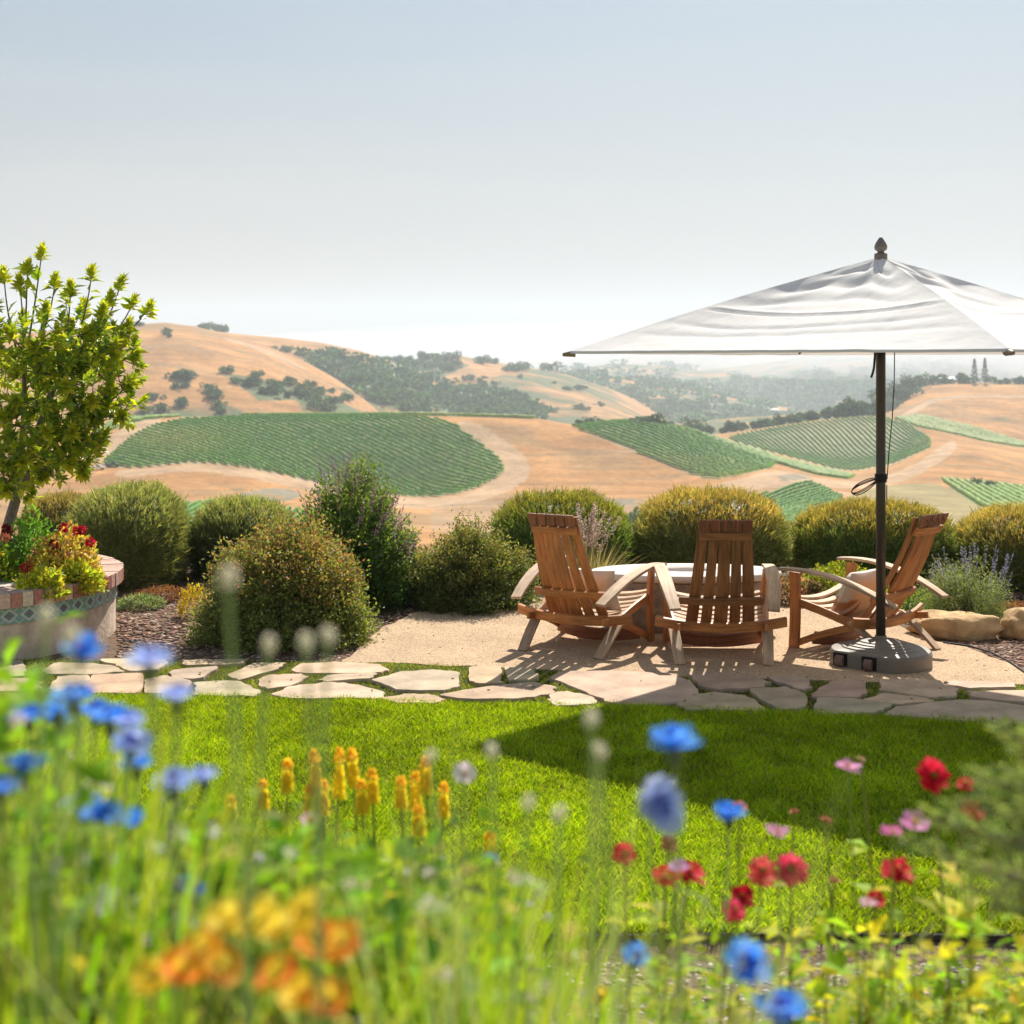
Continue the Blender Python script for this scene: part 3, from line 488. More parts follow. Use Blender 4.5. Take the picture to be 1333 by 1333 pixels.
# fog lying over the far right hills
mt, n, o = nmat('fog'); pv = N(n, 'ShaderNodeVolumePrincipled'); pv.inputs['Density'].default_value = .0013; pv.inputs['Color'].default_value = (.72, .72, .74, 1); pv.inputs['Anisotropy'].default_value = .3; n.links.new(pv.outputs[0], o.inputs['Volume'])
for i, (x, y, z, a, b, c_) in enumerate([(1400, 3900, 30, 1700, 700, 105), (1300, 2750, 10, 950, 450, 66), (300, 4700, 25, 1800, 600, 95)]):
  for j, f_ in enumerate((1.0, .84, .68, .5)):
    m = MB(); K = 16; pr = [(math.cos(-math.pi/2+math.pi*j_/K), math.sin(-math.pi/2+math.pi*j_/K)) for j_ in range(K+1)]; pr = [(max(r_, .01), z_) for r_, z_ in pr]; m.lathe(pr, 48)
    vv = np.array(m.v); sc = 1+.22*fbm(vv[:, 0]*1.5+i*5, vv[:, 1]*1.5, 0, 1, 3, i)+.15*vnoise(vv*4+j, i); vv = vv*sc[:, None]*[a*f_, b*f_, c_*f_]; vv[:, 2] = np.clip(vv[:, 2], -z-55+j, 215-z); m.v = [tuple(q) for q in vv]
    tag(m.build('fog', mt, None, True, loc=(x, y, z)), ['fog bank resting over the far right hills', 'nearer tongue of fog spilling behind the right hilltop', 'fog bank low behind the middle ridge'][i], 'fog', 'fog banks on the far hills', kind='stuff')
# ================================================================== the garden ground
def bedz(x, y):
    """flower bed: level with the lawn at its edging, rising towards the eye"""
    x = np.asarray(x, float); y = np.asarray(y, float); t = np.clip((4.7-y)/3.3, 0, 1); return np.where(y > 5.16, 0, -.05+.98*t*t*(3-2*t))
def edge_y(x): return 5.19+.05*np.sin(np.asarray(x)*1.1+.4)
xs = np.arange(-11, 11.01, .12); ys = np.concatenate([np.arange(-14, 0, .5), np.arange(0, 5.1, .1), [5.13, 5.2], np.arange(5.3, 16.01, .15)]); X, Y = np.meshgrid(xs, ys)
Z = bedz(X, Y)+.012*fbm(X, Y, 0, .9, 3, 5)*(np.abs(Y-5.1) > .5)-np.clip(Y-15.2, 0, 1)**2*.35
i = (np.arange(len(ys)-1)[:, None]*len(xs)+np.arange(len(xs)-1)[None]).reshape(-1, 1); q = np.concatenate([i, i+1, i+len(xs)+1, i+len(xs)], 1)
cc = np.broadcast_to(np.array([.17, .115, .08]), X.shape+(3,)).copy(); cc = mixc(cc, np.array([.36, .28, .19]), sstep(Y, 13.6, 15)*.9); cc = mixc(cc, np.array([.22, .17, .12]), 1-sstep(Y, 4.9, 5.2))
m_soil = colmat('mulch_soil', .95, 14, .4, .02, .1, bscale=45)
tag(link('garden_ground', mesh_tris('garden_ground', np.stack([X, Y, Z-.02*(Y > 5.15)], -1).reshape(-1, 3), q, cc.reshape(-1, 3), True), m_soil), kind='structure')
def sheet(name, poly, z, mat, kind='structure', wob=.03, seed=0, label=None):
    """flat ground sheet with a slightly ragged outline"""
    p = []
    for a, b in zip(poly, poly[1:]+poly[:1]):
        a = np.array(a[:2]); b = np.array(b[:2]); L = np.linalg.norm(b-a); n = max(1, int(L/.06))
        for k in range(n): q = a+(b-a)*k/n; nn = np.array([-(b-a)[1], (b-a)[0]])/max(L, 1e-6); p.append(q+nn*wob*vnoise(np.array([q[0]*7, q[1]*7, seed+.5])))
    m = MB(); n = len(p); m.add([(a, b, z) for a, b in p]+[(a, b, z-.03) for a, b in p], [tuple(range(n))]+[(i, (i+1) % n, (i+1) % n+n, i+n) for i in range(n)])
    o = m.build(name, mat); return tag(o, label, None, None, kind)
# far side / near side of the flagstone path (picture row per column), on the level ground
def path_far(x): # world y of far edge at world x
    return np.interp(x, [-4, -3.2, -.9, 0, 1.2, 2.6, 4], [10.05, 10.02, 9.95, 9.72, 9.45, 9.28, 9.2])
def path_near(x): return np.interp(x, [-4, -3.1, -1.3, -.5, .5, 1.5, 3.0, 4], [8.98, 8.93, 8.88, 8.74, 8.65, 8.52, 8.22, 8.1])
xl = np.linspace(-5.5, 5.5, 90)
m_lawnbase = solid('turf', (.03, .05, .012), .95, .3, 9, .01)
lp = [(x, float(edge_y(x))) for x in xl]+[(x, float(path_far(x))+.02) for x in xl[::-1]]
sheet('lawn', lp, .0, m_lawnbase, wob=.012)
patio = [tuple(G(px, py)[:2]) for px, py in [(446, 866), (470, 840), (500, 815), (545, 796), (600, 793), (680, 791), (700, 776), (740, 762), (800, 752), (900, 748), (1000, 748), (1050, 765), (1100, 790), (1150, 800), (1185, 822), (1210, 835), (1250, 840), (1300, 858), (1345, 880), (1420, 905)]]
patio += [(3.6, 9.22), (2.6, 9.30), (1.2, 9.47), (0, 9.74), (-.9, 9.96)]
m, n, o = nmat('decomposed_granite'); b = N(n, 'ShaderNodeBsdfPrincipled'); b.inputs['Roughness'].default_value = .95; b.inputs['Specular IOR Level'].default_value = .1; v = coords(n)
vo = N(n, 'ShaderNodeTexVoronoi'); vo.inputs['Scale'].default_value = 150; n.links.new(v, vo.inputs['Vector']); rp = N(n, 'ShaderNodeValToRGB'); cr = rp.color_ramp; cr.elements[0].color = (.36, .24, .145, 1); cr.elements[1].color = (.76, .57, .39, 1); e = cr.elements.new(.5); e.color = (.60, .43, .28, 1)
sx = N(n, 'ShaderNodeSeparateXYZ'); n.links.new(vo.outputs['Color'], sx.inputs[0]); n.links.new(sx.outputs[0], rp.inputs[0]); c1, f1 = noise_mul(n, rp.outputs[0], v, 2.2, .86, 1.12); n.links.new(c1, b.inputs['Base Color'])
bp = N(n, 'ShaderNodeBump'); bp.inputs['Distance'].default_value = .006; bp.invert = True; n.links.new(vo.outputs['Distance'], bp.inputs['Height']); n.links.new(bp.outputs[0], b.inputs['Normal']); n.links.new(b.outputs[0], o.inputs[0]); m_dg = m
sheet('gravel_patio', patio, .006, m_dg, wob=.05, seed=3)
def scatter_in(poly, n, r=None, zf=lambda x, y: 0*x):
    r = r or rng; p = np.array([q[:2] for q in poly]); a, b = p.min(0), p.max(0); out = np.zeros((0, 2))
    while len(out) < n:
        s = r.uniform(a, b, (n, 2)); s = s[inpoly(s[:, 0], s[:, 1], [tuple(t) for t in p])]; out = np.concatenate([out, s])
    out = out[:n]; return np.column_stack([out, zf(out[:, 0], out[:, 1])])
OCT = np.array([(1, 0, 0), (-1, 0, 0), (0, 1, 0), (0, -1, 0), (0, 0, 1), (0, 0, -1)], float); OCTF = np.array([(0, 2, 4), (2, 1, 4), (1, 3, 4), (3, 0, 4), (2, 0, 5), (1, 2, 5), (3, 1, 5), (0, 3, 5)])
def pebbles(name, pts, size, col, label, mat, flat=.6, elong=1.0, seed=0):
    r = np.random.default_rng(seed); n = len(pts); s = size*r.uniform(.45, 1.5, (n, 1)); a = r.uniform(0, 6.28, n); v = OCT[None]*(1+r.uniform(-.3, .3, (n, 6, 1)))*np.array([elong, 1, flat])
    ti = r.normal(0, .35, n); ca, sa = np.cos(a)[:, None], np.sin(a)[:, None]; x = v[..., 0]*ca-v[..., 1]*sa; y = v[..., 0]*sa+v[..., 1]*ca; v = np.stack([x, y, v[..., 2]+x*ti[:, None]*.4], -1)*s[:, None]
    v = v+pts[:, None]; v[..., 2] += (s*flat*.5); t = OCTF[None]+(np.arange(n)*6)[:, None, None]
    return tag(link(name, mesh_tris(name, v.reshape(-1, 3), t.reshape(-1, 3), np.repeat(vary(col, n, .25, .06, r), 6, 0)), mat), label, 'ground cover', kind='stuff')
m_peb = colmat('stone_chips', .85, 30, .15)
pebbles('gravel', scatter_in(patio, 30000)+[0, 0, .004], .0036, [(.62, .43, .27), (.46, .31, .19), (.70, .54, .38)], 'fine tan gravel of the patio', m_peb)
mulch1 = [tuple(G(*q)[:2]) for q in [(155, 862), (446, 864), (500, 812), (560, 790), (700, 782), (640, 752), (240, 735), (150, 755)]]; mulch2 = [tuple(G(*q)[:2]) for q in [(1020, 748), (1110, 790), (1190, 812), (1215, 838), (1260, 842), (1333, 872), (1450, 900), (1450, 745), (1200, 738)]]
pebbles('bark_mulch', np.concatenate([scatter_in(mulch1, 15000), scatter_in(mulch2, 12000)])+[0, 0, -.02], .016, [(.34, .19, .13), (.22, .12, .085), (.46, .33, .25), (.14, .09, .07)], 'reddish bark mulch around the bushes', m_peb, .35, 1.7, 2)
bedpoly = [(-2.4, 5.1), (2.6, 5.1), (2.2, 3.0), (-2.0, 3.0)]
pebbles('gravel', scatter_in(bedpoly, 15000, None, bedz)+[0, 0, -.005], .012, [(.52, .43, .36), (.36, .29, .24), (.64, .57, .5), (.25, .19, .15)], 'pale stone chips covering the flower bed', m_peb, .6, 1.1, 4)
pebbles('leaf_litter', np.concatenate([scatter_in(patio, 260)+[0, 0, .006], scatter_in([(-3.4, 8.95), (3.4, 8.2), (3.4, 9.3), (-3.4, 10)], 60)+[0, 0, .028]]), .007, [(.16, .10, .06), (.30, .22, .10), (.10, .07, .05)], 'dry leaf bits lying on the gravel and flagstones', m_peb, .25, 1.6, 6)
# lawn edging strip
m = MB(); xe = np.linspace(-4, 4, 60); m.plank([(x, float(edge_y(x))-.012, -.035) for x in xe], (0, 0, 1), .085, .006, (.05, .045, .04)); tag(m.build('lawn_edging', solid('dark_steel', (.05, .045, .04), .6, .2, metal=.5)), 'dark metal strip edging the lawn at the flower bed', 'edging')
# ---------------------------------------------------------------- flagstones
ST = [
 ([(-40, 870), (25, 863), (32, 875), (28, 884), (-40, 885)], 'pale flagstone in the far row at the left end of the path'),
 ([(-40, 889), (45, 888), (52, 895), (48, 904), (-40, 905)], 'pale flagstone beside the lawn at the left end of the path'),
 ([(57, 876), (75, 867), (120, 868), (150, 872), (160, 878), (118, 882), (60, 881)], 'long flagstone in front of the planter foot'),
 ([(65, 900), (78, 886), (115, 884), (113, 905), (68, 906)], 'squarish flagstone behind the left blue cornflower clump'),
 ([(118, 884), (186, 881), (180, 906), (117, 906)], 'flagstone between the squarish one and the one under the high cornflower'),
 ([(130, 863), (212, 862), (217, 868), (205, 876), (168, 878), (150, 870)], 'far row flagstone against the mulch right of the planter'),
 ([(186, 907), (192, 889), (215, 885), (247, 892), (240, 907)], 'flagstone beside the lawn under the high blue cornflower'),
 ([(222, 877), (285, 872), (264, 887), (225, 888)], 'small rough flagstone left of the reddish bush shadow'),
 ([(240, 863), (318, 862), (315, 868), (240, 869)], 'thin dark flagstone in the shade of the reddish bush'),
 ([(296, 884), (332, 868), (372, 868), (358, 876), (314, 890)], 'mottled leaf strewn flagstone half shaded by the reddish bush'),
 ([(255, 893), (310, 892), (336, 904), (335, 911), (255, 910)], 'oblong flagstone beside the lawn below the reddish bush'),
 ([(337, 897), (338, 888), (352, 883), (390, 882), (400, 886), (380, 896), (350, 901)], 'small oval flagstone below the right end of the reddish bush'),
 ([(378, 877), (395, 868), (440, 866), (490, 869), (504, 876), (480, 880), (400, 880)], 'long oval flagstone at the patio corner by the reddish bush'),
 ([(358, 908), (380, 898), (420, 893), (450, 894), (500, 905), (495, 913), (370, 913)], 'long low half moon flagstone beside the sunny lawn'),
 ([(415, 890), (430, 884), (490, 881), (482, 888), (430, 892)], 'slim flagstone wedge between two long oval ones'),
 ([(487, 890), (520, 880), (560, 877), (596, 880), (597, 897), (575, 903), (520, 902)], 'broad hexagonal flagstone left of the striped chair shadow'),
 ([(497, 913), (530, 909), (560, 909), (580, 916), (565, 920), (515, 919)], 'small low flagstone sunk in the lawn edge'),
 ([(611, 873), (650, 872), (655, 893), (625, 894), (612, 890)], 'flagstone just left of the striped chair back shadow'),
 ([(572, 909), (640, 898), (690, 893), (722, 899), (715, 908), (670, 914), (600, 914)], 'long tapering flagstone below the striped chair shadow'),
 ([(720, 886), (735, 879), (800, 878), (870, 882), (900, 893), (906, 905), (880, 918), (840, 921), (800, 919), (770, 907)], 'largest flagstone with the parasol shadow across its corner'),
 ([(713, 917), (720, 908), (735, 905), (772, 913), (776, 921), (725, 924)], 'small flagstone at the tip of the parasol shadow'),
 ([(657, 874), (690, 875), (702, 885), (690, 890), (662, 889)], 'flagstone crossed by the striped shadow of a chair back'),
 ([(893, 881), (960, 881), (1000, 893), (990, 899), (940, 903), (915, 898)], 'shaded flagstone just behind the middle chair'),
 ([(885, 922), (905, 910), (930, 907), (970, 912), (993, 926), (990, 930), (895, 929)], 'shaded flagstone beside the lawn behind the middle chair'),
 ([(975, 903), (1025, 900), (1050, 910), (1047, 925), (1020, 929), (1000, 920)], 'rounded shaded flagstone wholly ringed by grass'),
 ([(1000, 885), (1050, 886), (1056, 898), (1045, 902), (1010, 892)], 'narrow shaded flagstone left of the grass tuft by the parasol base'),
 ([(1058, 908), (1078, 893), (1125, 889), (1128, 905), (1115, 912), (1060, 911)], 'flagstone directly in front of the parasol base'),
 ([(1060, 930), (1068, 914), (1110, 915), (1162, 922), (1140, 932), (1080, 935)], 'long shaded flagstone beside the lawn before the parasol base'),
 ([(1145, 890), (1200, 889), (1245, 900), (1240, 911), (1210, 912), (1150, 904)], 'sunlit flagstone right of the parasol pole shadow'),
 ([(1122, 917), (1150, 907), (1208, 914), (1214, 918), (1170, 921)], 'thin flagstone sliver between two larger ones right of the base'),
 ([(1155, 936), (1170, 926), (1250, 917), (1290, 919), (1390, 934), (1390, 952), (1260, 944)], 'very long flagstone at the right end beside the shaded lawn'),
 ([(1235, 891), (1320, 893), (1318, 899), (1260, 900), (1235, 896)], 'thin far row flagstone at the gravel edge right of the base'),
 ([(1265, 906), (1390, 903), (1390, 922), (1300, 917), (1265, 912)], 'pale far row flagstone cut by the frame at the right end')]
m_flag = colmat('sandstone', .85, 3.5, .3, .006, .2, bscale=26)
for k, (poly, lab) in enumerate(ST):
    pts = [G(*q)[:2] for q in poly]; ctr = np.mean(pts, 0); r = np.random.default_rng(900+k); out_ = []
    for a, b in zip(pts, pts[1:]+pts[:1]):
        for t in (0.08, .3, .5, .7, .92): q = a+(b-a)*t; out_.append(q+r.normal(0, .008, 2))
    th = .022+r.uniform(0, .008); n = len(out_); M = MB(); col = np.array([.50, .375, .255])*r.uniform(.86, 1.1)*(1+r.normal(0, .045, 3))
    top = [((q[0]-ctr[0])*1.04, (q[1]-ctr[1])*1.06, th) for q in out_]; sid = [((q[0]-ctr[0])*1.055, (q[1]-ctr[1])*1.075, th-.008) for q in out_]; bot = [((q[0]-ctr[0])*1.055, (q[1]-ctr[1])*1.075, -.01) for q in out_]
    M.add(top+sid+bot, [tuple(range(n))]+[(j, j+n, (j+1) % n+n, (j+1) % n) for j in range(n)]+[(j+n, j+2*n, (j+1) % n+2*n, (j+1) % n+n) for j in range(n)], col)
    o_ = M.build('flagstone', m_flag, None, loc=(ctr[0], ctr[1], 0)); tag(o_, lab, 'flagstone', 'flagstones of the garden path')
def on_stone(x, y):
    px = x/y*FP+CX; py = CY+H/y*FP; m = np.zeros(len(x), bool)
    for poly, _ in ST: m |= inpoly(px, py, poly)
    return m
# ---------------------------------------------------------------- lawn grass
m_grass = leafmat('grass_blades', .42, .6, .15, (1.15, 1.15, .45))
def turf(name, label, n, y0, y1, keep, L, W, cols, tip, seed, xr=.44):
    r = np.random.default_rng(seed); y = np.sqrt(r.uniform(y0*y0, y1*y1, n)); x = r.uniform(-1, 1, n)*y*xr; k = keep(x, y); x, y = x[k], y[k]; n = len(x)
    cl = fbm(x, y, 0, 5, 3, seed); clb = fbm(x, y, 0, 1.1, 3, seed+3); l = L*r.uniform(.5, 1.25, n)*(1+.45*cl); a = r.uniform(0, 6.28, n); lean = r.uniform(.1, .75, n)
    d = np.stack([np.cos(a)*lean, np.sin(a)*lean, np.ones(n)], 1); bend = np.stack([np.cos(a), np.sin(a), -np.ones(n)*.35], 1)*(l*r.uniform(.05, .5, n))[:, None]
    c = vary(cols, n, .16, .05, r)*(1+.36*clb+.28*cl)[:, None]; t = c*np.array(tip); yl = r.random(n) < .05; c[yl] = [.42, .37, .13]; t[yl] = [.5, .45, .2]
    v, tr, cc = blade_mesh(np.stack([x, y, np.zeros(n)], 1), d, l, W*r.uniform(.7, 1.3, n), bend, np.clip(c, .01, .9), np.clip(t, .01, .9), r)
    return tag(link(name, mesh_tris(name, v, tr, cc), m_grass), label, 'grass', kind='stuff')
GC = [(.37, .49, .012), (.31, .44, .012), (.44, .54, .018), (.18, .30, .015)]
turf('grass', 'mown green lawn, half of it in the parasol shadow', 330000, 5.2, 9.05, lambda x, y: (y < path_near(x)+.0) & (y > edge_y(x)), .046, .0048, GC, (1.3, 1.2, 1.0), 11)
turf('grass', 'mown lawn carrying on past both sides of the view', 150000, 5.2, 9.3, lambda x, y: (np.abs(x) > .435*y) & (y < path_far(x)-.3*(np.abs(x) < 4)*(y > path_near(x))) & (y < np.where(np.abs(x) < 4, path_near(x), 9.3)) & (y > edge_y(x)), .046, .007, GC, (1.3, 1.2, 1.0), 13, .8)
turf('grass', 'short grass and moss in the joints of the flagstone path', 120000, 8.1, 10.1, lambda x, y: (y > path_near(x)-.05) & (y < path_far(x)-.02+.04*vnoise(np.stack([x*6, y*6, 0*x], 1))) & ~on_stone(x, y), .021, .0042, [(.27, .31, .04), (.20, .27, .03), (.38, .35, .10)], (1.2, 1.15, 1.0), 12, .40)
# ================================================================== furniture
m_wood = woodmat('oiled_stave_wood', (.60, .25, .075), (.33, .115, .035), .5); m_grey = woodmat('weathered_stave_wood', (.60, .41, .26), (.38, .25, .15), .7); m_red = woodmat('wine_dark_wood', (.34, .13, .06), (.17, .06, .03), .5)
m_iron = solid('dark_iron', (.07, .06, .055), .45, .1, metal=.7)
def arc(p0, p1, bow, n=9):
    """points from p0 to p1 bulging by the vector bow"""
    p0, p1, bow = map(np.array, (p0, p1, bow)); return [tuple(p0+(p1-p0)*t+bow*(4*t*(1-t))) for t in np.linspace(0, 1, n)]
def make_chair(label, loc, rz, group, backm):
    o = thing('adirondack_chair', label, 'garden chair', loc, rz, group)
    # back: five staves leaning back, standing on the rear seat stave
    def bk(x, t):   # point on the back plane; t 0 bottom .. 1 top, slightly hollow
        z = .20+.80*t; y = .31-.43*t+.045*4*t*(1-t)*(-1)+.0; w_ = (.255-.075*t); return (x*w_/.255*1.0, y-.05*(1-(x/.255)**2)*.9+.02, z)
    m = MB(); X5 = [-.205, -.103, 0, .103, .205]; W5 = [(.088, .066), (.078, .055), (.10, .070), (.078, .055), (.088, .066)]
    for x, (w0, w1) in zip(X5, W5):
        ts = np.linspace(0, 1, 9); pts = [bk(x, t) for t in ts]; m.plank(pts, (1, -x*.5, 0), [w0+(w1-w0)*t+.004*math.sin(t*3.1) for t in ts], .019)
    b = m.build('backrest', backm, o, bevel=.003)
    def rail(t, w_, hw, dy, nm, mat, bow=.03):
        m = MB(); p = bk(0, t); m.plank([(x, p[1]+dy+bow*(x/hw)**2, p[2]) for x in np.linspace(-hw, hw, 9)], (0, -.45, 1), w_, .022); return m.build(nm, mat, b, bevel=.003)
    rail(.875, .062, .178, -.022, 'top_rail', backm, .012); rail(.27, .062, .295, -.03, 'lower_rail', backm, .05)
    m = MB(); p = bk(0, .965); 
    for x in (-.145, -.073, 0, .073, .145): m.plank([(x, p[1]-.012, p[2]-.035), (x, p[1]-.045, p[2]+.045)], (1, 0, 0), .069, .016)
    hb = m.build('headrest_board', m_red, b, bevel=.003)
    m = MB(); 
    for x in (-.11, -.037, .037, .11): m.tube([(x, p[1]-.03, p[2]+.03), (x, p[1]-.05, p[2]+.0), (x+.004, p[1]-.045, p[2]-.03), (x+.012, p[1]-.03, p[2]-.036)], .003, 5)
    m.build('hook', m_iron, b)
    # seat: curved staves laid across, dropping to the rear
    m = MB()
    for k in range(8):
        t = k/7; y = .80-.50*t; z = .375-.135*t-.02*math.sin(math.pi*t); hw = .345-.03*t; m.plank([(x, y, z-.05*(1-(x/hw)**2)) for x in np.linspace(-hw, hw, 9)], (0, 1, .2), .056, .017)
    m.build('seat', m_grey, o, bevel=.003)
    m = MB(); m.plank([(x, .20-.07*(1-(x/.46)**2), .262-.035*(1-(x/.46)**2)) for x in np.linspace(-.46, .46, 13)], (0, -.25, 1), .075, .024); m.build('seat_bow', m_wood, o, bevel=.003)
    for s in (-1, 1):
        m = MB(); m.plank(arc((s*.29, -.03, .0), (s*.335, .42, .245), (0, -.015, .012))+[(s*.35, .74, .325)], (1, 0, 0), .024, .085); 
        # rear leg: stave standing on its edge, running forward under the seat
        m2 = MB(); m2.plank(arc((s*.30, -.03, .0), (s*.335, .30, .24), (0, -.02, -.005), 6), (1, .1, 0), .078, .024); m2.build('rear_leg', m_grey, o, bevel=.003)
        m3 = MB(); m3.plank(arc((s*.315, .22, .20), (s*.36, .78, .345), (0, 0, .01), 6), (0, -.3, 1), .06, .022); m3.build('side_rail', m_wood, o, bevel=.003)
        m = MB(); m.plank(arc((s*.365, .755, 0), (s*.375, .74, .55), (s*-.012, .0, 0), 6), (0, 1, 0), .085, .028); m.build('front_leg', m_wood, o, bevel=.003)
        m = MB(); m.plank(arc((s*.345, .73, .035), (s*.30, .05, .245), (0, 0, .03), 7), (0, .3, 1), .05, .02); m.build('brace', m_wood, o, bevel=.003)
        ts = np.linspace(0, 1, 11); p0 = np.array([s*.405, .87, .565]); p1 = np.array([s*.335, -.07, .385]); pts = [p0+(p1-p0)*t+np.array([s*.02, 0, .075])*(4*t*(1-t)) for t in ts]
        m = MB(); m.plank(pts, (1, 0, 0), [.085+.018*math.sin(math.pi*t) for t in ts], .021); m.build('armrest', m_grey, o, bevel=.004)
    m = MB(); m.plank([(x, .60-.05*(1-(x/.33)**2)*1, .085-.03*(1-(x/.33)**2)) for x in np.linspace(-.335, .335, 9)], (0, -.15, 1), .095, .024); m.build('stretcher', m_red, o, bevel=.003)
    return o
grp = 'wooden stave chairs around the low table'
make_chair('wooden stave armchair nearest the dark bushes, turned right, white cushion inside', (.355, 10.2, .006), -R(29), grp, m_wood)
make_chair('middle wooden stave armchair seen straight from behind with back coloured as in shade', (1.46, 9.86, .006), -R(3), grp, woodmat('shaded_stave_wood', (.40, .18, .07), (.20, .08, .03), .55))  # parasol shade painted into a darker copy of the stave wood
make_chair('wooden stave armchair beside the parasol pole, seen from its side facing left', (2.85, 10.17, .006), R(44), grp, m_wood)
def cushion(loc, rx, rz, w_, h_, t_, mat, label, extra=None):
    o = thing('cushion', label, 'cushion', loc, rz); K = 16; u = np.linspace(-1, 1, K); U, V = np.meshgrid(u, u); 
    pin = 1-.10*(1-np.abs(V))**1*0-.07*np.cos(U*math.pi/2)**.5*0; th = (np.clip((1-U**4)*(1-V**4), 0, 1))**.5*t_/2; ww = 1-.08*np.cos(V*math.pi/2); hh = 1-.08*np.cos(U*math.pi/2)
    wr = 1+.12*fbm(U*2, V*2, 0, 1, 3, 8); v1 = np.stack([U*ww*w_/2, -th*wr, V*hh*h_/2], -1).reshape(-1, 3); v2 = v1*[1, -1, 1]; i = (np.arange(K-1)[:, None]*K+np.arange(K-1)[None]).reshape(-1, 1)
    q = np.concatenate([i, i+1, i+K+1, i+K], 1); v = np.concatenate([v1, v2]); c_, s_ = math.cos(rx), math.sin(rx); v = np.stack([v[:, 0], v[:, 1]*c_-v[:, 2]*s_, v[:, 1]*s_+v[:, 2]*c_], 1)
    col = np.broadcast_to(np.array([.62, .58, .52]), v.shape).copy()
    if extra is not None: col[np.tile(extra(U, V).reshape(-1), 2)] = (.40, .20, .10)
    link('cover', mesh_tris('cover', v, np.concatenate([q, q[:, ::-1]+K*K]), col, True), mat, o); return o
m_cloth = colmat('linen', .95, 60, .06, .001)
def inchair(loc, rz, p): c_, s_ = math.cos(rz), math.sin(rz); return (loc[0]+p[0]*c_-p[1]*s_, loc[1]+p[0]*s_+p[1]*c_, p[2])
cushion(inchair((.355, 10.2), -R(29), (.04, .40, .42)), R(22), -R(29), .44, .34, .15, m_cloth, 'white cushion against the back of the left stave chair')
cushion(inchair((2.85, 10.17), R(44), (-.02, .44, .40)), R(28), R(44), .44, .40, .14, m_cloth, 'grey and rust cushion leaning in the chair beside the parasol', lambda U, V: (U < -.1) & (V < .0) & (np.floor((U-V)*3) % 2 == 0))
# low oval table with pale stone top
tb = thing('oval_table', 'low oval fire table with pale stone top in front of the chairs', 'table', (1.37, 11.25, .006)); m_conc = solid('pale_concrete', (.62, .56, .52), .8, .08, 12, .003)
m = MB(); m.lathe([(.02, .395), (.93, .395), (.985, .405), (1.0, .425), (.985, .447), (.95, .452), (.30, .452), (.28, .44), (.27, .41), (.02, .41)], 64, sx=.755, sy=.37); m.build('tabletop', m_conc, tb, True)
m = MB(); m.lathe([(.82, 0), (.86, .06), (.86, .38), (.8, .396)], 64, sx=.755, sy=.37); m.build('base', solid('rough_stone', (.33, .26, .21), .9, .35, 14, .02), tb)
# ---------------------------------------------------------------- parasol
px_, py_ = 2.55, 9.88; um = thing('patio_umbrella', 'large square off white parasol on a dark pole with a weighted base', 'parasol', (px_, py_, .006))
m_pole = solid('bronze_metal', (.085, .072, .058), .4, .1, 30, metal=.6); m_base = solid('taupe_resin', (.20, .165, .13), .5, .08, 30, .001, spec=.5)
m = MB(); m.tube([(0, 0, .12), (0, 0, 2.24)], .033, 20); m.tube([(0, 0, .12), (0, 0, .17)], .045, 20); m.build('pole', m_pole, um, True)
m = MB(); m.tube([(0, 0, 2.17), (0, 0, 2.20)], .062, 20); m.tube([(0, 0, 2.2), (0, 0, 2.74)], .022, 12); m.build('collar', m_pole, um)
# base: flat sided foot with stepped dome
bs = MB(); n = 72; prof = [(1.0, .0), (1.0, .085), (.97, .105), (.80, .118), (.79, .126), (.68, .130), (.67, .138), (.56, .142), (.55, .150), (.44, .154), (.43, .162), (.32, .166), (.13, .172), (.12, .20), (.02, .20)]
def outl(a):
    r_ = .345; ca, sa = math.cos(a), math.sin(a); k = R(228); d = math.cos(a-k); return min(r_, .275/d if d > .1 else 9)
vv = []; 
for rr, z in prof:
    for j in range(n):
        a = 2*math.pi*j/n; q = outl(a) if rr > .9 else (outl(a)*.4+.345*.6*.93); vv.append((q*rr*math.cos(a)+.0, q*rr*math.sin(a)*.95, z))
bs.add(vv, [(i*n+j, i*n+(j+1) % n, (i+1)*n+(j+1) % n, (i+1)*n+j) for i in range(len(prof)-1) for j in range(n)]); bo = bs.build('base', m_base, um, False, .004)
ka = R(228); e1 = np.array([math.cos(ka), math.sin(ka)*.95]); e2 = np.array([-math.sin(ka), math.cos(ka)])
for s in (-.155, .06):
    c0 = e1*.268+e2*(-s)*-1; m = MB(); m.box((c0[0], c0[1], .052), (.105, .03, .085), Matrix.Rotation(ka+math.pi/2, 3, 'Z')); m.build('wheel_well_shade', solid('recess_shade_black', (.015, .013, .012), .9, 0), bo)  # solid black box paints the shade of the wheel recess
    m = MB(); a = c0+e1*.005-e2*.03; b_ = c0+e1*.005+e2*.03; m.tube([(a[0], a[1], .042), (b_[0], b_[1], .042)], .041, 20); m.build('wheel', solid('wheel_plastic', (.20, .12, .10), .6, .1), bo, False, .006)
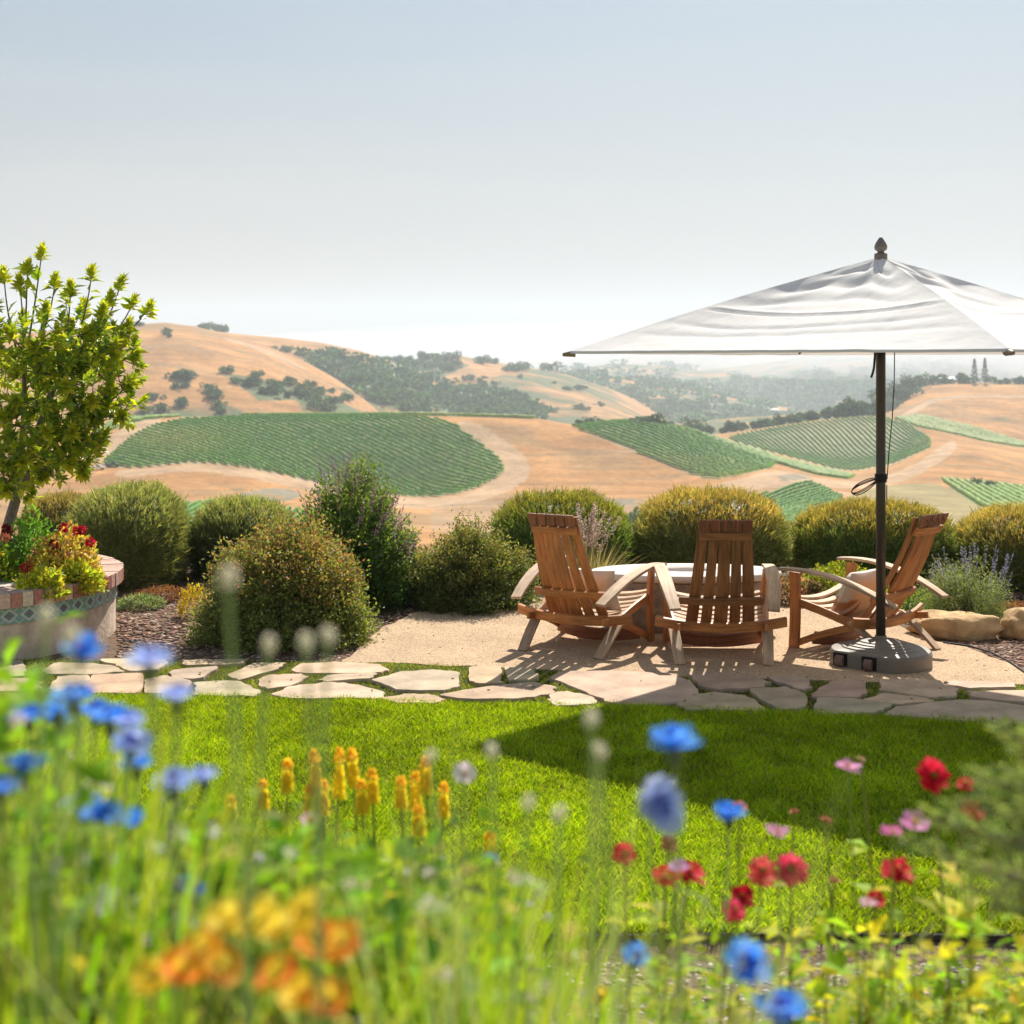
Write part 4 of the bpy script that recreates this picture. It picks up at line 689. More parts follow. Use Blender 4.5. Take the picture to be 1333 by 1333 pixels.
# canopy: four panels, corners left, near, right and far; loose cloth in swags and seams
PK = 2.815; RIM = 2.157; C4 = [(-2.17, -.139), (.139, -2.17), (2.17, .139), (-.139, 2.17)]; mcan = None
mt, nn_, oo = nmat('canopy_cloth'); b = N(nn_, 'ShaderNodeBsdfPrincipled'); b.inputs['Base Color'].default_value = (.85, .825, .80, 1); b.inputs['Roughness'].default_value = .9; b.inputs['Specular IOR Level'].default_value = .1; t_ = N(nn_, 'ShaderNodeBsdfTranslucent'); t_.inputs[0].default_value = (.9, .885, .87, 1); mx_ = N(nn_, 'ShaderNodeMixShader'); mx_.inputs[0].default_value = .18
v = coords(nn_); zz = N(nn_, 'ShaderNodeTexNoise'); zz.inputs['Scale'].default_value = 5; zz.inputs['Detail'].default_value = 5; nn_.links.new(v, zz.inputs['Vector']); bp = N(nn_, 'ShaderNodeBump'); bp.inputs['Distance'].default_value = .012; nn_.links.new(zz.outputs[0], bp.inputs['Height']); nn_.links.new(bp.outputs[0], b.inputs['Normal'])
nn_.links.new(b.outputs[0], mx_.inputs[1]); nn_.links.new(t_.outputs[0], mx_.inputs[2]); nn_.links.new(mx_.outputs[0], oo.inputs[0]); m_can = mt
K = 96; allv = []; allq = []; nb = 0
for e in range(4):
    A = np.array(C4[e]); B = np.array(C4[(e+1) % 4]); t = np.linspace(0, 1, K+1)[:, None]; s = np.linspace(0, 1, K+1)[None]; sag = 4*s*(1-s)
    x = t*(A[0]*(1-s)+B[0]*s); y = t*(A[1]*(1-s)+B[1]*s); z = PK+(RIM-PK)*(t*1.0)-.0*t; z = z-.055*np.sin(np.pi*np.clip(t, 0, 1))*sag*.9+.02*np.sin(np.pi*t)*(1-sag)
    inn = np.clip(sag*1.5, 0, 1); wv = .03*np.sin(s*9+e)+.02*np.sin(s*17+2*e)
    for t0, a_, w_ in ((.10, .05, .035), (.24, .085, .055), (.41, .035, .04)): z = z-a_*np.exp(-((t-t0-wv*(1.4-t0)-.05*(1-sag))/w_)**2)*inn**.7*.40*(1+.35*np.sin(s*13+t0*30+e))
    z = z-.010*np.exp(-((t-.575)/.007)**2)*np.clip(sag*4, 0, 1)+.010*np.exp(-((t-.555)/.014)**2)*np.clip(sag*4, 0, 1)
    z = z-.012*np.exp(-((t-.70-.02*np.sin(s*6))/.02)**2)*inn-.010*np.exp(-((t-.80-.02*np.sin(s*5+1))/.025)**2)*inn
    z = z+.006*fbm(x+9, y+e*3, 0, 3.2, 3, 6)*np.clip(t*4, 0, 1)*inn
    z = np.where(t > .985, z-.0, z); pl = np.stack([x+0*z, y+0*z, z], -1)
    nrm = unit(np.cross(np.array([B[0]-A[0], B[1]-A[1], 0]), np.array([-(A+B)[0], -(A+B)[1], 2*(PK-RIM)]))); 
    V_ = np.concatenate([pl, (pl[-1:]-[0, 0, .014]+0)], 0); kk = K+2; allv.append(V_.reshape(-1, 3)); i = (np.arange(kk-1)[:, None]*(K+1)+np.arange(K)[None]).reshape(-1, 1); allq.append(np.concatenate([i, i+1, i+K+2, i+K+1], 1)+nb); nb += kk*(K+1)
co = link('canopy', mesh_tris('canopy', np.concatenate(allv), np.concatenate(allq), None, True), m_can, um)
for cx, cy_ in C4:
    m = MB(); m.tube([(0, 0, PK-.06), (cx*.98, cy_*.98, RIM-.0)], .010, 8); r_ = m.build('rib', m_pole, um)
    if cy_ > 1: continue
    m = MB(); d = np.array([cx, cy_])/2.174; m.tube([(cx-d[0]*.05, cy_-d[1]*.05, RIM-.012), (cx+d[0]*.035, cy_+d[1]*.035, RIM-.02)], [.024, .012], 10); m.build('rib_cap', solid('cap_resin', (.30, .22, .15), .5, .05), r_)
for k in range(4):
    A = np.array(C4[k]); B = np.array(C4[(k+1) % 4]); q = (A+B)/2; m = MB(); m.tube([(0, 0, PK-.28), (q[0]*.5, q[1]*.5, PK-.52), (q[0]*.88, q[1]*.88, RIM+.03)], .009, 8); m.build('rib', m_pole, um)
m = MB(); m.lathe([(.012, 2.79), (.045, 2.80), (.045, 2.835), (.025, 2.842), (.022, 2.85), (.042, 2.865), (.045, 2.885), (.036, 2.91), (.014, 2.945), (.003, 2.955)], 16); m.build('finial', m_base, um, True)
m = MB(); m.plank([(-.05, -.05, 2.18), (-.055, -.055, 2.12), (-.06, -.055, 2.05), (-.068, -.05, 2.01), (-.08, -.05, 1.98)], (1, 0, 0), .016, .004); m.build('strap', solid('black_strap', (.03, .03, .03), .7, .1), um)
m_cord = solid('black_cord', (.025, .025, .028), .7, .1); m = MB(); m.tube([(.09, -.02, 2.17), (.085, -.03, 1.95), (.07, -.035, 1.7), (.05, -.035, 1.5), (.038, -.03, 1.32), (.036, -.03, 1.28)], .0035, 6); m.tube([(.036, -.02, 1.24), (.036, -.02, 1.16), (.038, -.02, 1.1)], .0035, 6); m.build('cord', m_cord, um)
m = MB()
for k in range(5): m.tube([(.037*math.cos(t), .037*math.sin(t), 1.262+.012*k) for t in np.linspace(0, 2*math.pi, 17)], .006, 6, cap=False)
for a in (0, .02, .045):
    L = .19; pts = [(-.035-L*.5*(1-math.cos(t))*.93, -.035-.02*math.sin(t*2)-a*.3, 1.275-.085*(.5*(1-math.cos(t)))+(.018+a*.5)*math.sin(t)) for t in np.linspace(0, 2*math.pi, 20)]; m.tube(pts, .0035, 6, cap=False)
m.build('cord_coil', m_cord, um)
# ================================================================== planter
PC = (-4.40, 11.0); PR = 1.36; PH = .48
pl = thing('round_planter', 'round raised planter with brick rim and blue patterned tile band', 'planter', (PC[0], PC[1], 0))
m = MB(); m.lathe([(1.30, -.03), (1.30, .255)], 96, cap=False); m.build('wall', colmat('stucco', .9, 7, .32, .006, bscale=30), pl, True)
for q in pl.children[0].data.color_attributes['Col'].data: q.color = (.66, .53, .42, 1)
m = MB(); NB = 100
for j in range(NB):
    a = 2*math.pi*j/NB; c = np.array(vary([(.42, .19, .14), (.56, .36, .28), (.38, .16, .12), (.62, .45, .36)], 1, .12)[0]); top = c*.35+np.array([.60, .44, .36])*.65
    rm = 1.205; M = Matrix.Rotation(a, 3, 'Z'); w0, w1 = 2*math.pi*1.03/NB*.9, 2*math.pi*PR/NB*.9; r0, r1 = 1.03, PR+random.uniform(-.003, .004); z0, z1 = .375, PH-.006+random.uniform(-.003, .003)
    vv = [M @ Vector(q) for q in [(r0, -w0/2, z0), (r1, -w1/2, z0), (r1, w1/2, z0), (r0, w0/2, z0), (r0, -w0/2, z1), (r1, -w1/2, z1), (r1, w1/2, z1), (r0, w0/2, z1)]]
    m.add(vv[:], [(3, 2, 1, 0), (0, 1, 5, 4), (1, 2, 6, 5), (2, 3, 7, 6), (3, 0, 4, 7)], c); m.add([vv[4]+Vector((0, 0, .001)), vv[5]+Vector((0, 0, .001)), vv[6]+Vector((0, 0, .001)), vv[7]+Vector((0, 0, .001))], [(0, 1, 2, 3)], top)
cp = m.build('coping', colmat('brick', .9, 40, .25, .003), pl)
m = MB(); m.lathe([(1.035, .37), (1.35, .37), (1.35, .468), (1.035, .468)], 120, col=(.55, .47, .4)); m.build('mortar', colmat('mortar_mix', .95, 30, .1), cp)
# tile band: each tile 15 cm with a star motif, coloured per small cell
m = MB(); NT = 56; S8 = 12; base = {0: (.20, .36, .36), 1: (.50, .55, .50), 2: (.30, .13, .09), 3: (.10, .22, .30)}
def tilec(u, v_):
    x, y = abs(u-.5)*2, abs(v_-.5)*2; d = x+y
    if x > .93 or y > .93: return 1
    if max(x, y) < .14 or (d < .42 and min(x, y) < .08): return 2
    if abs(d-.75) < .1 or abs(x-y) < .09 and d > .8: return 1
    if d < .55: return 3
    return 0
for j in range(NT):
    for iu in range(S8):
        for iv in range(S8):
            a0, a1 = 2*math.pi*(j+iu/S8)/NT, 2*math.pi*(j+(iu+1)/S8)/NT; z0, z1 = .252+.118*iv/S8, .252+.118*(iv+1)/S8; c = np.array(base[tilec((iu+.5)/S8, (iv+.5)/S8)])*(.93+.14*((j*7) % 5)/5)
            if -2.6 < (a0 if a0 < math.pi else a0-2*math.pi) < 1.2: m.add([(1.312*math.cos(a0), 1.312*math.sin(a0), z0), (1.312*math.cos(a1), 1.312*math.sin(a1), z0), (1.312*math.cos(a1), 1.312*math.sin(a1), z1), (1.312*math.cos(a0), 1.312*math.sin(a0), z1)], [(0, 1, 2, 3)], c)
m.build('tile_band', colmat('glazed_tile', .3, 20, .08, spec=.5), pl)
m = MB(); m.lathe([(.02, .43), (.6, .435), (1.06, .40)], 60, col=(.13, .09, .06)); m.build('soil', m_soil, pl)
# ================================================================== shrubs
m_fol = leafmat('shrub_leaves', .48, .5, .3, (1.2, 1.1, .5)); m_stem = solid('brown_stem', (.14, .09, .06), .8, .25)
def mound(name, label, px0, px1, pyt, D, depth, tops, sides, n=9000, L=.055, W=.007, seed=0, group=None, e=2.7, cat='bush', topz=.6, up=.55):
    """clipped mound: upright sprigs packed on a rounded block, ochre where the tips have flowered"""
    r = np.random.default_rng(seed); x0, x1 = (px0-CX)/FP*D, (px1-CX)/FP*D; h = H+(CY-pyt)/FP*D; rx, ry, rz = (x1-x0)/2, depth/2, h*.56
    o = thing(name, label, cat, ((x0+x1)/2, D, 0), group=group)
    def shell(d): k = (np.abs(d[:, 0])**e+np.abs(d[:, 1])**e+np.abs(d[:, 2])**e)**(-1/e); return d*k[:, None]
    d = unit(r.normal(size=(n, 3))); d = d[d[:, 2] > -.75]; n = len(d); s = shell(d); lum = 1.01+.11*fbm(d[:, 0]*3+seed, d[:, 1]*3, d[:, 2]*3, 1.2, 3, seed)+.05*vnoise(d*9+seed, seed); p = s*(lum*r.uniform(.84, 1.0, n))[:, None]*[rx, ry, rz]+[0, 0, h-rz*1.0-.045]
    p[:, 2] = np.maximum(p[:, 2], .01); nn = unit(s**1/np.array([rx, ry, rz])); dr = unit(nn*.75+[0, 0, up]+r.normal(0, .3, (n, 3)))
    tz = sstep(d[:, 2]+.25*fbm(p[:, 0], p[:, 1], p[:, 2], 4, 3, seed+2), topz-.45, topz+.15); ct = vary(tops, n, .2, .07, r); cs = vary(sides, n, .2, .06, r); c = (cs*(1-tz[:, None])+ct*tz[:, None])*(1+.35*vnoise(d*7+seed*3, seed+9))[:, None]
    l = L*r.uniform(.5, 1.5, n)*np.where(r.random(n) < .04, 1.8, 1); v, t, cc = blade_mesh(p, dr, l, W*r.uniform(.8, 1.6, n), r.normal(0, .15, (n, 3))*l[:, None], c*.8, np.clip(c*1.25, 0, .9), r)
    # short side leaves along each sprig
    k2 = r.integers(0, n, n*2); b2 = p[k2]+dr[k2]*(l[k2]*r.uniform(.1, .95, n*2))[:, None]; v2 = leaf_mesh(b2, dr[k2]+r.normal(0, .7, (n*2, 3)), rdir(n*2, r), .022*r.uniform(.7, 1.3, n*2), .0055, c[k2]*r.uniform(.7, 1.3, (n*2, 1)))
    link('foliage', mesh_tris('foliage', *join([(v, t, cc), v2])), m_fol, o)
    m_ = MB(); K = 26; prof = [(math.cos(a), math.sin(a)) for a in np.linspace(-1.25, math.pi/2, 14)]; vv = []
    for c_, s_ in prof:
        for j in range(K): a = 2*math.pi*j/K; q = np.array([[c_*math.cos(a), c_*math.sin(a), s_]]); q = shell(q)[0]*.86*(1+.05*math.sin(j*2.3+s_*7)); vv.append((q[0]*rx, q[1]*ry, max(q[2]*rz+h-rz-.03, .0)))
    m_.add(vv, [(i*K+j, i*K+(j+1) % K, (i+1)*K+(j+1) % K, (i+1)*K+j) for i in range(13) for j in range(K)], np.array(sides).reshape(-1, 3)[0]*.8); m_.build('inner_core', m_fol, o); return o  # inner core shell in a darker tone of the side foliage colour
OL = [(.23, .27, .10), (.18, .23, .08), (.30, .31, .13)]; OC = [(.52, .40, .13), (.40, .34, .11), (.58, .42, .16), (.34, .33, .11)]; GR = [(.17, .28, .07), (.24, .34, .09), (.13, .22, .07)]; PG = [(.34, .38, .15), (.42, .44, .19), (.26, .31, .12)]
hg = 'clipped round bushes along the far patio edge'
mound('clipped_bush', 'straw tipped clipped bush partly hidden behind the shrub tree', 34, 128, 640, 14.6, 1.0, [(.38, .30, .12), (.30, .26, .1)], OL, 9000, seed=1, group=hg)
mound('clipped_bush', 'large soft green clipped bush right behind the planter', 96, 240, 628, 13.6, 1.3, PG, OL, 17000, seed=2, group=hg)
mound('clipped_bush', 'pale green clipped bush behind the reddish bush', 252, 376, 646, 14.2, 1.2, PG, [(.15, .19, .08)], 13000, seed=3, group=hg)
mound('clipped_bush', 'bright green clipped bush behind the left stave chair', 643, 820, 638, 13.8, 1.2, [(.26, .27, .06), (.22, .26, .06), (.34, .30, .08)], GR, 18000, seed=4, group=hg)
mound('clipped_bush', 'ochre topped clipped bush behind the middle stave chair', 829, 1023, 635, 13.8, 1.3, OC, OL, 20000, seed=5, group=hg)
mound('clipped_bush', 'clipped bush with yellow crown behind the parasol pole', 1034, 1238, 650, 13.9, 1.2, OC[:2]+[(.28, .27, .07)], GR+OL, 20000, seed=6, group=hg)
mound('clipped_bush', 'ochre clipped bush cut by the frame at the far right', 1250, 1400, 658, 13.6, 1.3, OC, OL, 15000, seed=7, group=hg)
def loose(name, label, px0, px1, pyt, D, depth, cols, tips, n, leaf=.02, seed=0, sprigs=260, cat='bush', group=None, hz=None, lob=9, tipf=.5, W=.55):
    """unclipped bush: small leaves along many wandering twigs, uneven outline"""
    r = np.random.default_rng(seed); x0, x1 = (px0-CX)/FP*D, (px1-CX)/FP*D; h = hz or H+(CY-pyt)/FP*D; rx, ry = (x1-x0)/2, depth/2
    o = thing(name, label, cat, ((x0+x1)/2, D, 0), group=group); tw = MB(); P0 = []; Dr = []; Cf = []
    ds = unit(r.normal(size=(sprigs, 3))*[1, 1, .9]+[0, 0, .35]); ds[:, 2] = np.abs(ds[:, 2]+.05)
    lum = 1+.16*vnoise(ds*2.3+seed, seed)+.08*r.normal(size=sprigs)
    per = n//sprigs
    for k in range(sprigs):
        e_ = ds[k]*np.array([rx, ry, h])*min(lum[k], 1.18); e_[2] = max(e_[2]*(1 if ds[k, 2] > .2 else 1), .03); b0 = np.array([r.normal(0, rx*.12), r.normal(0, ry*.12), .0]); mid = b0*.5+e_*np.array([.42, .42, .58])+r.normal(0, .04, 3); ts = np.linspace(0, 1, 7)[:, None]
        cv = (1-ts)**2*b0+2*ts*(1-ts)*mid+ts**2*e_
        if k % 3 == 0: tw.tube(cv, np.linspace(.007, .0015, 7), 4, (.5, .4, .3))
        t = r.uniform(.35, 1.0, per)**.7; ix = t*6; i0 = np.clip(ix.astype(int), 0, 5); q = cv[i0]+(cv[i0+1]-cv[i0])*(ix-i0)[:, None]; q = q+r.normal(0, .035, (per, 3)); P0.append(q); Dr.append(unit(cv[i0+1]-cv[i0])+r.normal(0, .8, (per, 3))); Cf.append(t)
    p = np.concatenate(P0); d = np.concatenate(Dr); f = np.concatenate(Cf); p[:, 2] = np.maximum(p[:, 2], .01); n = len(p); k = (r.random(n) < tipf*sstep(f, .55, 1)*sstep(p[:, 2]/h+.3*fbm(p[:, 0], p[:, 1], p[:, 2], 3, 3, seed), .25, .8)*1.6)
    c = vary(cols, n, .22, .07, r); c[k] = vary(tips, int(k.sum()), .2, .06, r); link('foliage', mesh_tris('foliage', *leaf_mesh(p, d, rdir(n, r), leaf*r.uniform(.6, 1.4, n), leaf*W, c)), m_fol, o); tw.build('twigs', m_stem, o); return o
loose('reddish_bush', 'big loose bush with red brown leaf tips casting a dark shadow', 266, 484, 690, 10.85, 1.25, [(.22, .28, .08), (.28, .33, .09), (.17, .22, .07)], [(.36, .19, .10), (.34, .27, .10), (.44, .28, .15), (.32, .32, .10)], 80000, .026, 11, 620, tipf=.42, W=.68)
loose('evergreen_bush', 'low wide dark green bush between the purple sage and the left chair', 528, 694, 690, 12.3, 1.1, [(.11, .16, .05), (.15, .20, .06), (.18, .22, .06)], [(.32, .34, .10), (.32, .25, .11)], 46000, .025, 12, 420, tipf=.4)
sg = loose('sage_bush', 'tall dark sage bush with purple flower spikes', 384, 542, 628, 12.3, 1.0, [(.11, .21, .05), (.08, .15, .04), (.15, .26, .06)], [(.18, .30, .06), (.22, .3, .08)], 38000, .042, 13, 360, W=.36)
m_flw = leafmat('petals', .35, .6, .2, (1.05, .95, 1.0))
def spike(parent, base, d, L, rad, col, seed, name='flower_spike', n=70, leaf=.011):
    r = np.random.default_rng(seed); d = d/np.linalg.norm(d); t = r.uniform(.15, 1, n); dr = unit(r.normal(size=(n, 3))+d*.6); p = base+d*(t*L)[:, None]+dr*(rad*(1.15-t)*.8)[:, None]; me = leaf_mesh(p, dr, rdir(n, r), leaf*r.uniform(.7, 1.4, n), leaf*.7, vary(col, n, .25, .08, r))
    st = np.array([base, base+d*L]); s1 = leaf_mesh(np.array([base, base+d*L*.3, base+d*L*.6]), np.tile(d, (3, 1)), rdir(3, r), L*.4, .004, np.tile([.16, .12, .08], (3, 1)), 0, 0)
    return link(name, mesh_tris(name, *join([me, s1])), m_flw, parent)
so_ = np.array(sg.location)
for k, (px, py, lean) in enumerate([(388, 638, -.4), (397, 650, -.5), (408, 618, -.25), (420, 612, -.3), (427, 608, -.1), (432, 590, -.05), (441, 606, 0), (452, 600, .05), (455, 590, .02), (470, 606, .15), (481, 612, .2), (487, 620, .1), (500, 640, .35), (506, 624, .3), (516, 646, .4), (521, 640, .35), (530, 668, .5), (545, 700, .6), (538, 690, .6), (512, 680, .4), (475, 650, .2), (440, 640, 0), (414, 652, -.2), (500, 668, .4), (520, 700, .5), (492, 690, .3), (528, 655, .5), (460, 630, .1), (404, 640, -.4), (448, 594, .1), (464, 598, .1), (415, 604, -.2), (490, 632, .25), (510, 655, .4), (532, 680, .5), (524, 672, .45), (436, 600, 0), (472, 618, .15), (548, 690, .6), (398, 662, -.5)]):
    p = P(px, py, 12.0+.3*math.sin(k*2.1))-so_; d = np.array([lean, .0, 1.0]); d = d/np.linalg.norm(d); L = .26; spike(sg, p-d*L, d, L, .018, [(.34, .13, .30), (.44, .25, .42), (.24, .12, .19)], 400+k)
def tuft(name, label, px, py_base, D, h, spread, n, cols, tips, seed, cat='ornamental grass', plumes=0, W=.004, arch=.5):
    r = np.random.default_rng(seed); b0 = G(px, py_base) if D is None else np.array([(px-CX)/FP*D, D, 0]); o = thing(name, label, cat, tuple(b0)); a = r.uniform(0, 6.28, n); rr = spread*.35*np.sqrt(r.random(n)); lean = r.uniform(0, 1, n)*spread/h*1.3
    p = np.stack([np.cos(a)*rr, np.sin(a)*rr, 0*a], 1); d = np.stack([np.cos(a)*lean, np.sin(a)*lean, 1+0*a], 1); l = h*r.uniform(.55, 1.05, n); bend = np.stack([np.cos(a), np.sin(a), -.6+0*a], 1)*(l*arch*lean*r.uniform(.3, 1, n))[:, None]; c = vary(cols, n, .18, .05, r)
    link('blades', mesh_tris('blades', *blade_mesh(p, d, l, W*r.uniform(.7, 1.3, n), bend, c, vary(tips, n, .12, .04, r), r)), m_grass, o)
    for k in range(plumes):
        a_ = r.uniform(0, 6.28); ln = r.uniform(.05, .5)*spread/h*1.5; dd = np.array([math.cos(a_)*ln, math.sin(a_)*ln, 1]); dd /= np.linalg.norm(dd); hh = h*r.uniform(.85, 1.25); q = dd*hh*.7; spike(o, q, dd+np.array([math.cos(a_)*.25, 0, 0]), hh*.34, .02, [(.55, .42, .34), (.62, .52, .42)], seed*31+k, 'plume', 80, .018)
    return o
tuft('fountain_grass', 'pinkish feathery grass rising behind the left stave chair', 762, 760, 12.6, .66, .34, 420, [(.30, .28, .10), (.42, .36, .2)], [(.58, .48, .34)], 21, plumes=26, arch=.8)
tuft('fountain_grass', 'orange based tuft of dry grass in front of the large clipped bush', 197, 757, None, .20, .22, 900, [(.40, .19, .06), (.34, .15, .05)], [(.50, .30, .12)], 22, arch=.35)
tuft('fountain_grass', 'tall thin blades standing in the orange based tuft', 194, 757, None, .46, .12, 60, [(.36, .33, .12)], [(.58, .48, .24)], 23, arch=.3)
def lowplant(name, label, px, pyb, w_, h_, n, cols, leaf, seed, cat='plant', dots=None, dotn=0, W=.55, dsz=None):
    r = np.random.default_rng(seed); b0 = G(px, pyb); o = thing(name, label, cat, tuple(b0)); d = unit(r.normal(size=(n, 3))+[0, 0, .3]); d[:, 2] = np.abs(d[:, 2]); lum = 1+.3*fbm(d[:, 0]*2, d[:, 1]*2, d[:, 2], 1.5, 2, seed); p = d*(r.uniform(.35, 1, n)**.5*lum)[:, None]*[w_/2, w_/2.4, h_]
    link('foliage', mesh_tris('foliage', *leaf_mesh(p, d+r.normal(0, .6, (n, 3)), rdir(n, r), leaf*r.uniform(.6, 1.4, n), leaf*W, vary(cols, n, .2, .07, r))), m_fol, o)
    if dots is not None:
        d = unit(r.normal(size=(dotn, 3))+[0, 0, .9]); d[:, 2] = np.abs(d[:, 2]); p = d*[w_/2, w_/2.4, h_*1.1]; ds_ = dsz or .02; K = 9
        for k in range(dotn):
            aa = r.uniform(0, 6.28, K*2); rr = ds_*np.sqrt(r.random(K*2)); q = p[k]+np.stack([np.cos(aa)*rr, np.sin(aa)*rr, ds_*.3*(1-(rr/ds_)**2)+.01], 1); link('flower_head', mesh_tris('flower_head', *leaf_mesh(q, np.stack([np.cos(aa), np.sin(aa), .4+0*aa], 1), np.tile([0, 0, 1.], (K*2, 1)), ds_*.7, ds_*.5, vary(dots, K*2, .15, .05, r))), m_flw, o)
    return o
lowplant('yellow_plant', 'small bright yellow leaved plant at the left foot of the reddish bush', 252, 800, .28, .26, 900, [(.62, .45, .03), (.5, .42, .04)], .024, 31)
lowplant('lambs_ear', 'low silvery green plant beside the planter', 182, 790, .42, .10, 1500, [(.30, .38, .22), (.22, .30, .16)], .026, 32)
lowplant('yarrow', 'low plant with flat yellow flower heads right of the planter', 185, 768, .45, .12, 700, [(.2, .2, .1)], .02, 33, dots=[(.66, .48, .14)], dotn=7, dsz=.03)
lowplant('sedum', 'rust red groundcover in the mulch left of the reddish bush', 212, 778, .62, .09, 2400, [(.26, .10, .07), (.18, .09, .05), (.3, .16, .09)], .02, 34)
lowplant('dry_groundcover', 'pale lilac dry groundcover against the gap between bushes', 232, 750, .5, .14, 1500, [(.36, .30, .28), (.26, .22, .18)], .015, 35)
lowplant('lime_groundcover', 'yellow green spreading plant behind the parasol side chair', 1090, 782, .95, .30, 5200, [(.42, .44, .04), (.30, .36, .05), (.2, .28, .05)], .03, 36, W=.7)
lowplant('leafy_plant', 'green leafy plant between the right chair and the boulder', 1195, 800, .50, .20, 1700, [(.20, .32, .08), (.27, .36, .1)], .03, 37)
lowplant('red_succulent', 'reddish rosette plants behind the oval table end', 1035, 784, .75, .20, 2300, [(.30, .13, .11), (.40, .26, .2), (.24, .2, .12)], .035, 38, W=.7)
lowplant('pale_succulent', 'pinkish plants glimpsed between the left and middle chairs', 848, 775, .5, .16, 900, [(.34, .2, .17), (.24, .26, .14)], .035, 39, W=.7)
lowplant('red_groundcover', 'dark red groundcover at the frame edge by the boulders', 1322, 800, .5, .10, 1600, [(.30, .12, .08), (.22, .1, .06)], .02, 40)
lowplant('pale_grass_clump', 'straw coloured clump in the gap behind the middle chairs', 824, 752, .40, .34, 900, [(.36, .36, .16), (.28, .3, .13)], .05, 45, W=.12)
lowplant('pale_grass_clump', 'straw coloured clump in the gap left of the parasol bush', 1028, 752, .34, .30, 700, [(.38, .34, .18), (.3, .28, .13)], .05, 46, W=.12)
# Russian sage mound
rs = loose('blue_sage', 'grey green mound with airy pale blue spikes by the boulder', 1196, 1316, 735, 11.5, .7, [(.22, .30, .11), (.17, .25, .09), (.27, .33, .14)], [(.3, .36, .2)], 15000, .026, 41, 200, hz=.46, W=.22)
for k in range(46):
    r = random.Random(k+50); px = r.uniform(1204, 1322); py = 702+r.uniform(-6, 45)+abs(px-1262)*.35; p = P(px, py, 11.55+r.uniform(-.2, .2))-np.array(rs.location); d = np.array([(px-1262)/60*.35, 0, 1]); d /= np.linalg.norm(d); L = r.uniform(.16, .26); spike(rs, p-d*L, d, L, .009, [(.38, .42, .62), (.46, .48, .64), (.34, .36, .5)], 500+k, n=44, leaf=.009)
# boulders
m_rock = colmat('sandstone_rock', .9, 5, .4, .03, .15, bscale=9)
def rock(label, px, pyb, L, W_, h_, seed, col=(.56, .38, .20), rz=0):
    b0 = G(px, pyb); bm = MB(); K, J = 28, 16; vv = []
    for i in range(J+1):
        for j in range(K):
            a = math.pi*i/J; b = 2*math.pi*j/K; vv.append((math.sin(a)*math.cos(b), math.sin(a)*math.sin(b), math.cos(a)))
    vv = np.array(vv); vv = np.sign(vv)*np.abs(vv)**.75; n_ = 1+.22*vnoise(vv*1.6+seed, seed)+.08*vnoise(vv*4+seed, seed+1); vv = vv*(n_+.09*np.sign(vnoise(vv*2.7+seed, seed+4))*np.abs(vnoise(vv*2.7+seed, seed+4))**.5)[:, None]*[L/2, W_/2, h_*.62]; vv[:, 2] += h_*.38; bm.add(vv, [(i*K+j, (i+1)*K+j, (i+1)*K+(j+1) % K, i*K+(j+1) % K) for i in range(J) for j in range(K)], col)
    o = bm.build('boulder', m_rock, None, True, loc=tuple(b0+np.array([0, W_*.4, 0]))); o.rotation_euler = (0, 0, rz); tag(o, label, 'boulder')
rock('long low golden boulder between the right chair and blue sage', 1248, 831, .66, .34, .17, 1); rock('golden boulder cut by the frame right of the long one', 1352, 832, .42, .34, .19, 2); rock('small flat stone in the mulch left of the reddish bush', 226, 742, .22, .18, .12, 3, (.4, .36, .33))
m = MB(); m.tube([G(1228, 838)+[0, 0, .01], G(1262, 843)+[0, 0, .012], G(1290, 851)+[0, 0, .012], G(1315, 864)+[0, 0, .012], G(1345, 885)+[0, 0, .012], G(1400, 915)+[0, 0, .012]], .007, 8); tag(m.build('irrigation_hose', m_cord), 'thin dark hose curving through the gravel by the boulders', 'hose')
# ================================================================== planter plants and shrub tree
def potplant(label, px, py, D, w_, h_, n, cols, seed, flowers, leaf=.045, name='flowering_plant'):
    r = np.random.default_rng(seed); base = np.array([(px-CX)/FP*D, D, .41]); o = thing(name, label, 'plant', tuple(base)); d = unit(r.normal(size=(n, 3))+[0, 0, .4]); d[:, 2] = np.abs(d[:, 2]); lum = 1+.35*vnoise(d*2+seed, seed); p = d*(r.uniform(.3, 1, n)**.5*lum)[:, None]*[w_/2, w_/2, h_]
    link('foliage', mesh_tris('foliage', *leaf_mesh(p, d+r.normal(0, .6, (n, 3)), rdir(n, r), leaf*r.uniform(.6, 1.3, n), leaf*.62, vary(cols, n, .2, .08, r))), m_fol, o); mm = MB()
    for k in range(9): a = r.uniform(0, 6.28); mm.tube([(0, 0, 0), (math.cos(a)*w_*.15, math.sin(a)*w_*.15, h_*.5), (math.cos(a)*w_*.32, math.sin(a)*w_*.32, h_*.85)], [.008, .006, .003], 5)
    mm.build('stem', m_stem, o)
    for fx, fy, c_ in flowers:
        q = P(fx, fy, D-.12)-base; K = 46; aa = unit(r.normal(size=(K, 3))); link('flower_head', mesh_tris('flower_head', *leaf_mesh(q+aa*.016, aa+r.normal(0, .3, (K, 3)), rdir(K, r), .03, .022, vary(c_, K, .15, .05, r))), m_flw, o)
RED = [(.62, .02, .05), (.5, .01, .03)]; YG = [(.66, .62, .06), (.52, .58, .06), (.42, .52, .06)]; YR = [(.66, .54, .10), (.54, .28, .10), (.48, .50, .09), (.66, .5, .2)]; DG = [(.16, .36, .05), (.22, .42, .07)]
potplant('dark green bushy plant in the planter behind the yellow ones', 38, 700, 10.9, .55, .46, 1500, DG, 61, [(8, 688, [(.25, .02, .03)]), (10, 693, [(.45, .15, .07)])])
